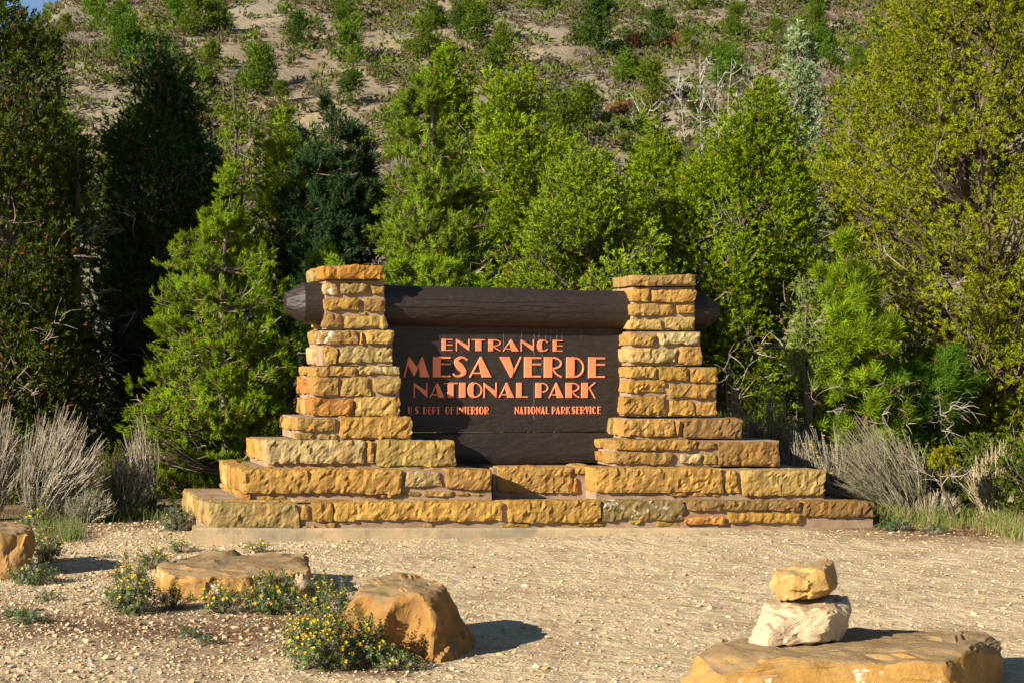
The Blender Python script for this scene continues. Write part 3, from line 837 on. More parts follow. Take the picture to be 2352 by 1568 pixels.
# ------------------------------------------------------------------ boulders
def rock_mesh(pts, cuts, amp, seed, smooth_it=2, dents=(), freq=3.0):
    bm = bmesh.new()
    for p in pts: bm.verts.new(p)
    r = bmesh.ops.convex_hull(bm, input=bm.verts)
    dead = [g for g in r['geom_interior'] + r['geom_unused'] if isinstance(g, bmesh.types.BMVert)]
    if dead: bmesh.ops.delete(bm, geom=list(set(dead)), context='VERTS')
    for _ in range(cuts):
        long = [e for e in bm.edges]
        bmesh.ops.subdivide_edges(bm, edges=long, cuts=1, use_grid_fill=True)
        if _ >= cuts - 2: bmesh.ops.smooth_vert(bm, verts=bm.verts, factor=.2, use_axis_x=True, use_axis_y=True, use_axis_z=True)
    bm.normal_update()
    o = Vector((seed * 3.7, seed * 1.3, seed * .7))
    for v in bm.verts:
        p = v.co
        h = noise.fractal(p * freq + o, 1.0, 2.0, 3) * .8 + abs(noise.noise(p * freq * 2.6 + o)) * .7 + noise.noise(p * freq * 7 + o) * .25
        d = amp * .9 * (h - .25) + facets(p + o, freq * 1.3, .30) * .28 + facets(p * 1.0 + o * 2, freq * 4, .3) * .22 - amp * .5 * max(0, .12 - abs(noise.noise(p * freq * 1.1 + o * 2))) / .12
        for c, rad, dep in dents:
            q = (p - Vector(c)); q = Vector((q.x / rad[0], q.y / rad[1], q.z / rad[2]))
            d -= dep * max(0, 1 - q.length_squared) ** .8
        v.co = p + v.normal * d
    bmesh.ops.triangulate(bm, faces=bm.faces)
    return bm
def rock(name, pts, col, label, cat='rock', cuts=4, amp=.02, seed=1, dents=(), white=0, freq=3.0, group=None):
    ctr = np.mean(pts, axis=0); ctr[2] = min(p[2] for p in pts)
    bm = rock_mesh([Vector(np.asarray(p) - ctr) for p in pts], cuts, amp, seed, dents=[(np.asarray(c) - ctr, r, d) for c, r, d in dents], freq=freq)
    me = bpy.data.meshes.new(name); bm.to_mesh(me); bm.free()
    me.materials.append(M['boulder'])
    me.polygons.foreach_set('use_smooth', [True] * len(me.polygons))
    me.set_sharp_from_angle(angle=math.radians(28))
    o = bpy.data.objects.new(name, me); COL.objects.link(o)
    o.location = ctr; o.color = (*col, 1)
    if white: o['white_wear'] = white
    return tag(o, label, cat, group)

# flat boulder, left foreground
D0 = 15.0
rock('boulder', [P(357, 1300, D0 + .25), P(400, 1323, D0), P(455, 1327, D0 - .05), P(560, 1326, D0), P(640, 1314, D0 + .1), P(712, 1304, D0 + .3), P(700, 1273, D0 + 1.25), P(600, 1270, D0 + 1.35),
                 P(475, 1268, D0 + 1.3), P(395, 1284, D0 + .8), P(362, 1352, D0 + .2), P(440, 1392, D0 + .02), P(545, 1398, D0), P(650, 1385, D0 + .1), P(720, 1362, D0 + .35), P(712, 1340, D0 + 1.2), P(470, 1330, D0 + 1.3)],
     (.34, .195, .062), 'broad flat-topped tan boulder lying behind a row of yellow-flowering bushes', cuts=4, amp=.028, seed=3, white=.5,
     dents=[(P(640, 1350, D0 + .1), (.2, .3, .2), .10)])
# upright rounded boulder
D0 = 12.55
rock('boulder', [P(775, 1442, D0 + .25), P(768, 1500, D0 + .2), P(785, 1423, D0 + .45), P(822, 1372, D0 + .35), P(832, 1340, D0 + .75), P(859, 1323, D0 + 1.0), P(917, 1313, D0 + 1.1), P(998, 1327, D0 + .95),
                 P(1022, 1346, D0 + .6), P(1016, 1356, D0 + .4), P(905, 1386, D0 + .18), P(850, 1384, D0 + .3), P(958, 1362, D0 + .2), P(1064, 1425, D0 + .6), P(1093, 1502, D0 + .55), P(1040, 1515, D0 + .1), P(995, 1528, D0 - .06), P(955, 1522, D0 - .04), P(860, 1520, D0 - .02),
                 P(1000, 1440, D0 + .06), P(1085, 1480, D0 + 1.0), P(800, 1460, D0 + 1.0), P(985, 1375, D0 + .22)],
     (.30, .155, .042), 'upright rounded orange-brown boulder casting a long shadow on the gravel', cuts=4, amp=.024, seed=8,
     dents=[(P(936, 1450, D0 + .02), (.16, .4, .30), .13), (P(836, 1400, D0 + .3), (.05, .2, .08), .06), (P(1040, 1440, D0 + .3), (.05, .3, .22), .06)], freq=2.4)
# slab at the lower right
D0 = 11.0
rock('rock_slab', [P(1559, 1557, D0 + .3), P(1601, 1503, D0 + .35), P(1681, 1469, D0 + .75), P(1790, 1452, D0 + 1.15), P(1943, 1441, D0 + 1.35), P(2150, 1444, D0 + 1.45), P(2287, 1447, D0 + 1.5), P(2309, 1504, D0 + 1.0), P(2296, 1570, D0 + .8),
                   P(1775, 1514, D0 + .12), P(2048, 1516, D0 + .1), P(2159, 1517, D0 + .08), P(2219, 1497, D0 + .35), P(2180, 1560, D0 + .05), P(2230, 1640, D0 + .2), P(2000, 1650, D0), P(1700, 1650, D0), P(1560, 1640, D0 + .2),
                   P(1650, 1545, D0 + .05), P(2280, 1640, D0 + 1.2), P(1600, 1640, D0 + 1.1)],
     (.36, .205, .058), 'long flat tan rock slab carrying two stacked stones at the lower right', cuts=4, amp=.02, seed=12, white=.75, freq=2.6)
D1 = 11.55
rock('cairn_stone', [P(1722, 1473, D1 + .12), P(1727, 1452, D1 + .1), P(1755, 1381, D1 + .2), P(1790, 1375, D1 + .5), P(1915, 1363, D1 + .45), P(1950, 1366, D1 + .5), P(1959, 1400, D1 + .4), P(1950, 1412, D1 + .2), P(1928, 1470, D1 + .2), P(1880, 1472, D1 + .06), P(1762, 1485, D1),
                     P(1800, 1421, D1 + .03), P(1840, 1404, D1 + .08), P(1915, 1402, D1 + .1), P(1763, 1462, D1 - .01), P(1930, 1468, D1 + .55), P(1740, 1470, D1 + .5)],
     (.60, .47, .30), 'pale cream block resting on the slab, lower of two stacked stones', 'stone', cuts=4, amp=.016, seed=17, freq=5)
rock('cairn_stone', [P(1765, 1346, D1 + .2), P(1783, 1309, D1 + .22), P(1811, 1299, D1 + .3), P(1900, 1282, D1 + .36), P(1915, 1288, D1 + .34), P(1928, 1343, D1 + .32), P(1922, 1358, D1 + .3), P(1821, 1383, D1 + .14), P(1787, 1380, D1 + .2),
                     P(1826, 1320, D1 + .1), P(1890, 1310, D1 + .12), P(1905, 1352, D1 + .14), P(1780, 1345, D1 + .5), P(1915, 1340, D1 + .58), P(1880, 1290, D1 + .55), P(1830, 1372, D1 + .5)],
     (.46, .29, .10), 'tan angular stone balanced on top of the pale cream block', 'stone', cuts=4, amp=.014, seed=23, freq=5)
# rock at the left edge
D2 = 16.0
rock('boulder', [P(-70, 1206, D2 + .4), P(20, 1203, D2 + .8), P(72, 1207, D2 + .5), P(82, 1216, D2 + .35), P(86, 1240, D2 + .35), P(64, 1275, D2 + .15), P(54, 1312, D2 + .1), P(20, 1343, D2), P(-80, 1345, D2), P(-90, 1230, D2 + .1), P(0, 1225, D2 + .05), P(60, 1224, D2 + .15), P(-70, 1300, D2 + 1), P(70, 1290, D2 + .9)],
     (.30, .17, .06), 'brown layered boulder cut off by the left edge of the view', cuts=4, amp=.03, seed=31)

# ------------------------------------------------------------------ gravel and loose stones
def pebble_template(seed, jitter=.28):
    bm = bmesh.new()
    for q in ((1, 0, 0), (-1, 0, 0), (0, 1, 0), (0, -1, 0), (.5, .5, .75), (-.55, .4, .75), (.1, -.6, .8), (.6, -.55, -.6), (-.5, -.5, -.6), (0, .7, -.6)): bm.verts.new(q)
    bmesh.ops.convex_hull(bm, input=bm.verts)
    rs = random.Random(seed)
    for v in bm.verts: v.co *= 1 + rs.uniform(-jitter, jitter)
    v = np.array([tuple(x.co) for x in bm.verts]); f = np.array([[y.index for y in x.verts] for x in bm.faces])
    bm.free(); return v, f
PEB = [pebble_template(s) for s in range(6)]
def add_pebbles(mb, pos, size, col, rng):
    k = rng.integers(0, 6, len(pos))
    for t in range(6):
        i = np.where(k == t)[0]
        if len(i) == 0: continue
        tv, tf = PEB[t]
        sc = size[i][:, None] * np.stack([rng.uniform(.7, 1.3, len(i)), rng.uniform(.6, 1.1, len(i)), rng.uniform(.4, .8, len(i))], 1)
        a = rng.uniform(0, 6.283, len(i)); ca, sa_ = np.cos(a), np.sin(a)
        V = tv[None] * sc[:, None, :]
        X = V[..., 0] * ca[:, None] - V[..., 1] * sa_[:, None]; Y = V[..., 0] * sa_[:, None] + V[..., 1] * ca[:, None]
        V = np.stack([X, Y, V[..., 2]], -1) + pos[i][:, None, :]
        F = (tf[None] + (np.arange(len(i)) * len(tv))[:, None, None]).reshape(-1, 3)
        mb.add(V.reshape(-1, 3), F, np.repeat(col[i], len(tv), 0))
PCOL = np.array([[.54, .415, .25], [.48, .36, .21], [.58, .47, .32], [.34, .25, .15], [.40, .24, .12], [.34, .32, .29], [.48, .35, .17], [.22, .17, .12]])
PPROB = np.array([.27, .24, .12, .12, .07, .04, .10, .04])
def ground_points(n, rng, u=(-40, 2400), v=(1195, 1600), dens=None):
    out = []
    while sum(map(len, out)) < n:
        uu = rng.uniform(*u, n); vv = rng.uniform(*v, n)
        keep = np.ones(n, bool)
        # as many stones per square metre near as far: accept by the footprint of a picture cell
        dep = 2.44 / ((vv - 826) / FPX + .03)
        keep &= rng.random(n) < (dep / 21.5) ** 3
        if dens is not None: keep &= rng.random(n) < dens(uu, vv)
        uu, vv, dep = uu[keep], vv[keep], dep[keep]
        d = np.stack([(uu - 1176) / FPX, (784 - vv) / FPX, -np.ones(len(uu))], 0)
        w = CR @ d
        p = CAM[:, None] + w * dep
        for _ in range(3):
            gz = np.array([ground_z(a, b_) for a, b_ in zip(p[0], p[1])])
            t = (gz - CAM[2]) / w[2]; p = CAM[:, None] + w * t
        ok = ((p[1] - .294 * p[0] < -1.49) | (p[0] < -3.42) | (p[0] > 4.2)) & (p[1] < .6)
        out.append(p.T[ok])
    return np.concatenate(out)[:n]
def left_heavy(u, v):
    return np.clip(.16 + 1.0 * blob(u, v, 120, 1420, 520, 240) + .35 * blob(u, v, 900, 1540, 500, 45) + .3 * blob(u, v, 600, 1260, 400, 30), 0, 1)
rng = np.random.default_rng(11)
mb = MB()
pp = ground_points(11500, rng, dens=left_heavy)
sz = np.clip(rng.lognormal(math.log(.0090), .48, len(pp)), .004, .028)
pp[:, 2] += sz * .25
cc = PCOL[rng.choice(8, len(pp), p=PPROB)] * rng.uniform(.8, 1.15, (len(pp), 1))
add_pebbles(mb, pp, sz, cc, rng)
pp = ground_points(8500, rng)
sz = np.clip(rng.lognormal(math.log(.0075), .45, len(pp)), .004, .02)
pp[:, 2] += sz * .2
cc = PCOL[rng.choice(8, len(pp), p=PPROB)] * rng.uniform(.85, 1.15, (len(pp), 1))
add_pebbles(mb, pp, sz, cc, rng)
mb.build('gravel', M['pebble'])['kind'] = 'stuff'
# the stones one can pick out singly
pp = ground_points(150, rng, u=(0, 2352), dens=lambda u, v: np.clip(.3 + blob(u, v, 300, 1450, 700, 150), 0, 1))
BIG = []
for k in range(6):
    b_ = MB(); add_pebbles(b_, np.zeros((1, 3)), np.array([1.0]), np.array([[1, 1, 1.]]), np.random.default_rng(k))
    BIG.append(b_)
PM = {}
for i, p in enumerate(pp):
    k, ci = i % 6, int(rng.choice(8, p=PPROB))
    key = (k, ci)
    if key not in PM:
        b_ = MB(); add_pebbles(b_, np.zeros((1, 3)), np.array([1.0]), PCOL[ci][None], np.random.default_rng(k)); PM[key] = b_.mesh('loose_stone', M['pebble'])
    o = bpy.data.objects.new('loose_stone', PM[key]); COL.objects.link(o)
    s = rng.uniform(.018, .036)
    o.location = (p[0], p[1], p[2] + s * .3); o.scale = (s, s, s); o.rotation_euler = (0, 0, rng.uniform(0, 6.28))
    tag(o, 'small angular loose stone lying on the tan gravel', 'stone', 'loose stones scattered on the gravel')

# ------------------------------------------------------------------ foliage templates
def spikes(segs, sides=3):
    """Template of thin pyramids: each seg = (base, tip, radius, w0, w1)."""
    V, F, W = [], [], []
    for b0, t0, r, w0, w1 in segs:
        b0, t0 = np.array(b0, float), np.array(t0, float)
        d = unit(t0 - b0); ref = np.array([0, 0, 1.0]) if abs(d[2]) < .9 else np.array([1.0, 0, 0])
        x = unit(np.cross(ref, d)); y = np.cross(d, x)
        n = len(V)
        for k in range(sides):
            a = 2 * np.pi * k / sides
            V.append(b0 + r * (math.cos(a) * x + math.sin(a) * y)); W.append(w0)
        V.append(t0); W.append(w1)
        for k in range(sides): F.append((n + k, n + (k + 1) % sides, n + sides))
    return np.array(V), np.array(F), np.array(W)
def juniper_spray(seed, n=7):
    """A scale-leaved spray: one main sliver pair and side slivers, each a single thin triangle."""
    rs = random.Random(seed); rows = []
    def sl(b0, t0, w, w0, a):
        b0, t0 = np.array(b0, float), np.array(t0, float); d = unit(t0 - b0)
        x = unit(np.cross(d, [math.cos(a), math.sin(a), .3]))
        rows.append((b0 - x * w, b0 + x * w, t0, w0, 1))
    for q in (0, 1.57): sl((0, 0, 0), (rs.uniform(-.1, .1), rs.uniform(-.1, .1), 1.0), .10, 0, q)
    for k in range(n):
        h = .10 + .74 * k / n; a = k * 2.4 + rs.uniform(-.4, .4); L = rs.uniform(.34, .55) * (1.1 - .5 * h)
        sl((0, 0, h), (L * math.cos(a), L * math.sin(a), h + L * rs.uniform(.5, .9)), .115, .2, rs.uniform(0, 6.28))
    return tris_template(rows)
def tris_template(rows):
    V, F, W = [], [], []
    for (a, b_, c, wa, wc) in rows:
        n = len(V); V += [a, b_, c]; W += [wa, wa, wc]; F.append((n, n + 1, n + 2))
    return np.array(V, float), np.array(F), np.array(W, float)
def pine_shoot(seed, n=17, w=.066, nl=.46):
    rs = random.Random(seed); rows = []
    for k in range(n):
        h = k / (n - 1) * .95; a = k * 2.4; L = nl * rs.uniform(.8, 1.15)
        sp = 1.0 - .25 * h if k < n - 4 else rs.uniform(.1, .5)
        tip = np.array([L * sp * math.cos(a), L * sp * math.sin(a), h + L * (1 - .55 * sp)])
        side = np.array([-math.sin(a), math.cos(a), 0]) * w
        b0 = np.array([0, 0, h])
        rows.append((b0 - side, b0 + side, tip, .1, 1))
    return tris_template(rows)
def leaf_spray(seed, n=10, lw=.16, ll=.42):
    rs = random.Random(seed); V, F, W = [], [], []
    for k in range(n):
        h = .1 + .9 * k / n; a = k * 2.4 + rs.uniform(-.3, .3); e = rs.uniform(.2, 1.0)
        d = np.array([math.cos(a) * math.cos(e), math.sin(a) * math.cos(e), math.sin(e)]); s = np.array([-math.sin(a), math.cos(a), 0])
        b0 = np.array([0, 0, h]); n0 = len(V)
        V += [b0, b0 + d * ll * .5 + s * lw * .5, b0 + d * ll, b0 + d * ll * .5 - s * lw * .5]; W += [0, .5, 1, .5]
        F += [(n0, n0 + 1, n0 + 2), (n0, n0 + 2, n0 + 3)]
    return np.array(V), np.array(F), np.array(W)
def flower_head(seed, n=7):
    rs = random.Random(seed); V, F, W = [], [], []
    for k in range(n):
        a = 2 * np.pi * k / n + rs.uniform(-.2, .2)
        d = np.array([math.cos(a), math.sin(a), .55]); s = np.array([-math.sin(a), math.cos(a), 0]) * .28
        n0 = len(V); V += [(0, 0, -.1), d * .7 + s, d * 1.05, d * .7 - s]; W += [0, .6, 1, .6]
        F += [(n0, n0 + 1, n0 + 2), (n0, n0 + 2, n0 + 3)]
    return np.array(V, float), np.array(F), np.array(W)
JUN = [juniper_spray(s) for s in range(4)]
PIN = [pine_shoot(s) for s in range(3)]
PINL = [pine_shoot(s, 20, .045, .75) for s in range(3)]
LEAF = [leaf_spray(s) for s in range(3)]
SAGE = [leaf_spray(s, 12, .10, .30) for s in range(3)]
FLOW = [flower_head(s) for s in range(2)]

def multi(mb, tmpls, pos, D, sc, col, rng, tip=None):
    k = rng.integers(0, len(tmpls), len(pos))
    sc = np.broadcast_to(np.asarray(sc, float), (len(pos),)); col = np.broadcast_to(np.asarray(col, float), (len(pos), 3))
    for t in range(len(tmpls)):
        i = np.where(k == t)[0]
        scatter(mb, tmpls[t], pos[i], D[i], sc[i], col[i], rng, tip)

def jitter_col(base, n, rng, v=.25, hue=.12):
    c = np.asarray(base, float)[None] * rng.uniform(1 - v, 1 + v, (n, 1))
    return c * rng.uniform(1 - hue, 1 + hue, (n, 3))

class Crown:
    """Outline of a crown: rows (v, left u, right u) read off the photograph, at depth Y."""
    def __init__(self, sil, Y, thick=.85):
        d = Y + 21.0
        rows = []
        for v, a, b_ in sil:
            pa, pb = P(a, v, d), P(b_, v, d)
            rows.append((pa[2], (pa[0] + pb[0]) / 2, abs(pb[0] - pa[0]) / 2))
        rows.sort()
        self.z, self.cx, self.r = map(np.array, zip(*rows)); self.Y, self.thick = Y, thick
    def at(self, z):
        return np.interp(z, self.z, self.cx), np.interp(z, self.z, self.r)
    def hollow(self, p, rng_off):
        return np.array([noise.noise(Vector((a * 1.15 + rng_off, b_ * 1.15, c * 1.0))) + .5 * noise.noise(Vector((a * 2.4, b_ * 2.4 + rng_off, c * 2.2))) for a, b_, c in p])
    def sample_lobed(self, n, rng, inner, power, cut=-.17):
        o = rng.uniform(0, 50); P_, O_, F_ = [], [], []
        for _ in range(8):
            p, out, f = self.sample(n * 2, rng, inner, power)
            k = self.hollow(p, o) > cut
            P_.append(p[k]); O_.append(out[k]); F_.append(f[k])
            if sum(map(len, P_)) >= n: break
        return np.concatenate(P_)[:n], np.concatenate(O_)[:n], np.concatenate(F_)[:n]
    def sample(self, n, rng, inner=.35, power=.5):
        zz_ = np.linspace(self.z[0], self.z[-1], 200); w = np.interp(zz_, self.z, self.r) ** 1.2 + .03
        z = rng.choice(zz_, n, p=w / w.sum()) + rng.uniform(-.02, .02, n)
        cx, r = self.at(z)
        a = rng.uniform(0, 2 * np.pi, n); f = inner + (1 - inner) * rng.random(n) ** power
        return np.stack([cx + r * f * np.cos(a), self.Y + r * self.thick * f * np.sin(a), z], 1), np.stack([np.cos(a), np.sin(a) * self.thick, np.zeros(n)], 1), f

BARK_BROWN, BARK_GREY, DEADWOOD = (.105, .073, .052), (.17, .135, .108), (.27, .225, .185)
def trunk_and_limbs(mb, crown, tips, rng, base, trunk_r, stems=1, bark=BARK_BROWN, limb_col=BARK_GREY, limb_r=.016, rise=.5):
    top = crown.z[-1]
    zb = base[2]
    anchors = []
    for s in range(stems):
        zs = np.linspace(zb - .1, zb + (top - zb) * (.93 if s == 0 else .75), 9)
        cx = np.interp(zs, crown.z, crown.cx)
        t = np.linspace(0, 1, 9)
        off = (rng.uniform(-.5, .5, 2) * crown.r.max() * .9) if s else np.zeros(2)
        x = base[0] + (cx - base[0]) * np.clip(t * 1.6, 0, 1) + off[0] * t + .05 * np.sin(t * 7 + s)
        y = base[1] + off[1] * t + .05 * np.cos(t * 6 + s)
        pts = np.stack([x, y, zs], 1); anchors.append(pts)
        tubes(mb, [pts], [trunk_r * (1 - .85 * t) + .006], 7, bark)
    A = np.concatenate(anchors)
    if len(tips) == 0: return A
    hd = np.linalg.norm(tips[:, None, :2] - A[None, :, :2], axis=2)
    dz = tips[:, None, 2] - A[None, :, 2] - rise * hd
    cost = np.abs(dz) + .5 * hd
    a = A[np.argmin(cost, 1)]
    mid = (a + tips) / 2 + np.stack([rng.normal(0, .06, len(tips)), rng.normal(0, .06, len(tips)), -.12 * np.linalg.norm(tips - a, axis=1)], 1)
    L = np.linalg.norm(tips - a, axis=1)
    rr = (limb_r * (.5 + L))[:, None] * np.linspace(1, .3, 4)[None]
    col = np.where(rng.random(len(tips))[:, None] < .4, np.array(bark)[None], np.array(limb_col)[None])
    tubes(mb, bez(a, mid, tips, 4), rr, 3, col)
    return A
def dead_twigs(mb, pos, D, L, rng, col=DEADWOOD, n=5):
    K = len(pos)
    for k in range(n):
        d = unit(D + rng.normal(0, .7, (K, 3)))
        l = L * rng.uniform(.5, 1.1, K)
        s = pos + D * (L * rng.uniform(0, .5, K))[:, None]
        m_ = s + d * l[:, None] * .5 + rng.normal(0, .04, (K, 3))
        tubes(mb, bez(s, m_, s + d * l[:, None] + rng.normal(0, .05, (K, 3)), 4), np.linspace(.007, .0018, 4)[None], 3, jitter_col(col, K, rng))

def juniper(name, label, Y, sil, seed, base_col, clumps=90, per=45, rc=.26, spray=.12, trunk_u=None, trunk_r=.12, stems=2, tip=None, group=None, dead=25, brown=.03,
            inner=.35, cat='tree', up=.8, cut=-.17):
    rng = np.random.default_rng(seed)
    cr = Crown(sil, Y)
    tu = trunk_u if trunk_u is not None else None
    bx = P(tu, 900, Y + 21.0)[0] if tu is not None else cr.cx[0]
    base = np.array([bx, Y, ground_z(bx, Y)])
    root = empty(name, base, label, cat, group)
    C, out, f = cr.sample_lobed(clumps, rng, inner, .5, cut); clumps = len(C)
    spray *= .84; per *= 1.18
    rcs = rc * rng.uniform(.65, 1.3, clumps) * np.clip(np.interp(C[:, 2], cr.z, cr.r) / .5, .45, 1.0)
    # pull the clumps in so that their own radius ends at the outline
    cx, r = cr.at(C[:, 2])
    sh = np.clip(1 - .75 * rcs / np.maximum(r, .12), .15, 1)
    C[:, 0] = cx + (C[:, 0] - cx) * sh; C[:, 1] = Y + (C[:, 1] - Y) * sh
    tb = MB()
    trunk_and_limbs(tb, cr, C - np.array([0, 0, .5]) * rcs[:, None], rng, base, trunk_r, stems)
    if dead:
        pd, od, _ = cr.sample(dead, rng, .2, .6)
        low = np.sort(rng.choice(len(pd), dead, replace=False))
        pd[:, 2] = cr.z[0] + (pd[:, 2] - cr.z[0]) * .75
        dead_twigs(tb, pd, unit(od + np.array([0, 0, .2])), .35, rng)
    n = rng.poisson(per * np.clip(rcs / rc, .5, 1.5) ** 2)
    ci = np.repeat(np.arange(clumps), n)
    K = len(ci)
    u = unit(rng.normal(0, 1, (K, 3))); rad = rng.random(K) ** .5
    off = u * rad[:, None] * rcs[ci][:, None] * np.array([1, 1, 1.15])
    pos = C[ci] + off
    D = unit(u * .8 + out[ci] * .45 + np.array([0, 0, up]) + rng.normal(0, .35, (K, 3)))
    cl = jitter_col(base_col, clumps, rng, .22, .10)[ci] * rng.uniform(.75, 1.25, (K, 1))
    br = rng.random(K) < brown
    cl[br] = np.array([.22, .11, .03]) * rng.uniform(.7, 1.2, (br.sum(), 1))
    fb = MB()
    multi(fb, JUN, pos, D, spray * rng.uniform(.7, 1.3, K), cl, rng, tip)
    # short twigs inside each clump
    j = rng.choice(K, min(K, clumps * 3), replace=False)
    tubes(tb, bez(C[ci[j]] - np.array([0, 0, .5]) * rcs[ci[j]][:, None], (C[ci[j]] + pos[j]) / 2, pos[j], 3), np.array([[.006, .004, .002]]), 3, BARK_GREY)
    tb.build('trunk', M['bark'], root, origin=base)
    o = fb.build('crown', M['leaf'], root, origin=base)
    return root

def pine(name, label, Y, sil, seed, base_col, limbs=70, per=26, shoot=.12, spread=.16, trunk_u=None, trunk_r=.07, tmpl=None, tip=None, group=None, dead=12, cat='tree', bark=BARK_GREY, up=1.25, inner=.40):
    rng = np.random.default_rng(seed)
    cr = Crown(sil, Y)
    bx = P(trunk_u, 900, Y + 21.0)[0] if trunk_u is not None else cr.cx[0]
    base = np.array([bx, Y, ground_z(bx, Y)])
    root = empty(name, base, label, cat, group)
    T, out, f = cr.sample_lobed(limbs, rng, inner, .6, -.2); limbs = len(T)
    tb = MB()
    A = trunk_and_limbs(tb, cr, T, rng, base, trunk_r, 1, bark, BARK_GREY, .012, rise=.35)
    hd = np.linalg.norm(T[:, None, :2] - A[None, :, :2], axis=2)
    a = A[np.argmin(np.abs(T[:, None, 2] - A[None, :, 2] - .35 * hd) + .5 * hd, 1)]
    # rosettes: a few shoots fan out from each twig end
    nr = rng.poisson(per / 5.0, limbs) + 2
    ri = np.repeat(np.arange(limbs), nr); R_ = len(ri)
    t = .35 + .65 * rng.random(R_) ** .6
    L = np.linalg.norm(T - a, axis=1)
    bp = a[ri] + (T - a)[ri] * t[:, None]
    w = spread * 1.25 * np.clip(L[ri], .3, 1.1) * np.sin(np.pi * (.25 + .6 * t))
    ro = rng.normal(0, 1, (R_, 3)) * w[:, None] * np.array([.9, .9, .6]) + np.array([0, 0, .04])
    rp = bp + ro
    rd = unit(unit(T - a)[ri] * .6 + out[ri] * .3 + unit(ro + 1e-6) * .6 + np.array([0, 0, up * .7]) + rng.normal(0, .2, (R_, 3)))
    ns = rng.integers(3, 7, R_)
    k_ = np.repeat(np.arange(R_), ns); K = len(k_); li = ri[k_]
    D = unit(rd[k_] + rng.normal(0, .5, (K, 3)))
    pos = rp[k_] + rd[k_] * (-.3 * shoot) + rng.normal(0, .012, (K, 3))
    cl = jitter_col(base_col, limbs, rng, .18, .08)[li] * rng.uniform(.7, 1.3, R_)[k_][:, None] * rng.uniform(.85, 1.15, (K, 1))
    br = rng.random(K) < .006
    cl[br] = (.30, .12, .03)
    fb = MB()
    multi(fb, tmpl or PIN, pos, D, shoot * rng.uniform(.75, 1.25, K), cl, rng, tip)
    tubes(tb, np.stack([bp, rp], 1), np.array([[.006, .004]]), 3, (.20, .135, .075))
    sel = rng.choice(K, K // 4, replace=False)
    tubes(tb, np.stack([rp[k_[sel]], pos[sel] + D[sel] * shoot * .75], 1), np.array([[.004, .0025]]), 3, (.26, .17, .08))
    if dead:
        pd, od, _ = cr.sample(dead, rng, .1, .8)
        pd[:, 2] = cr.z[0] + (pd[:, 2] - cr.z[0]) * .6
        dead_twigs(tb, pd, unit(od + np.array([0, 0, .2])), .22, rng)
    # leader shoot
    tb.build('trunk', M['bark'], root, origin=base)
    fb.build('crown', M['leaf'], root, origin=base)
    return root

# ------------------------------------------------------------------ the trees round the sign
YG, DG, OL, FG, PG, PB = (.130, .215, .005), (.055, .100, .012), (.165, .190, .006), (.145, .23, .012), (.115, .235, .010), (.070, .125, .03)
PTIP, JTIP = (.22, .28, .008), (.17, .22, .006)

pine('pine_tree', 'young bright green pine growing behind the left end of the stone steps', 1.7,
     [(375, 535, 560), (430, 470, 580), (500, 455, 600), (560, 400, 620), (640, 350, 690), (760, 335, 700), (900, 300, 690), (1000, 280, 660), (1080, 330, 600), (1130, 380, 520)], 21, PG,
     limbs=340, per=34, shoot=.085, spread=.16, trunk_u=530, trunk_r=.065, tip=PTIP)
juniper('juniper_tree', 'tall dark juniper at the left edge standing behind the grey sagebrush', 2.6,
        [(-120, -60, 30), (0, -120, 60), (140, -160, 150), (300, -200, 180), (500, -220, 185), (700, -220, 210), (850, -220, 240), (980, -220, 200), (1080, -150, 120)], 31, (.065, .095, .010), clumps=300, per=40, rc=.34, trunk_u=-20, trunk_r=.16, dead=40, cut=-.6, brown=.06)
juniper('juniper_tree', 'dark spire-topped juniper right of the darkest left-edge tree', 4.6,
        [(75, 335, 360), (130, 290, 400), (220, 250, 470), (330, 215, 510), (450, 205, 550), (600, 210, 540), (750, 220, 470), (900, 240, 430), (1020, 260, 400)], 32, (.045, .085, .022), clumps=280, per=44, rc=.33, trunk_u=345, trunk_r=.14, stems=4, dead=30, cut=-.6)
juniper('juniper_tree', 'narrow dark juniper top rising between the two big left-hand junipers', 3.6,
        [(95, 105, 125), (150, 85, 165), (230, 70, 190), (350, 60, 215), (520, 70, 230), (720, 90, 250), (950, 110, 240)], 33, (.060, .085, .018), clumps=80, per=42, rc=.28, trunk_u=170, dead=25)
juniper('juniper_tree', 'dark juniper shoulder sloping down towards the young bright pine', 5.4,
        [(235, 405, 425), (300, 390, 470), (400, 380, 540), (520, 400, 555), (700, 420, 560), (900, 440, 560)], 34, (.04, .08, .022), clumps=110, per=42, rc=.30, trunk_u=480, dead=15)
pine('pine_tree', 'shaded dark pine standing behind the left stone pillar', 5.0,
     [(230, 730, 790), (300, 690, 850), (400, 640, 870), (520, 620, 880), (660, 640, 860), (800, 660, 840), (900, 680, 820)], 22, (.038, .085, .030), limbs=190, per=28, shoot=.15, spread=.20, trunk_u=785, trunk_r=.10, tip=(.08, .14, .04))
juniper('juniper_tree', 'yellow-green juniper glimpsed behind the shaded dark pine', 8.0,
        [(265, 620, 680), (320, 585, 720), (420, 580, 740), (560, 570, 740), (800, 560, 760)], 35, YG, clumps=70, per=36, rc=.36, spray=.15, trunk_u=650, dead=10, tip=JTIP)
juniper('juniper_tree', 'sparse pale-branched juniper standing before the bare hill slope', 11.0,
        [(130, 475, 490), (210, 520, 560), (270, 500, 590), (380, 480, 600), (520, 470, 610), (760, 470, 620)], 36, FG, clumps=42, per=26, rc=.36, spray=.15, trunk_u=545, trunk_r=.09, dead=30, tip=JTIP)
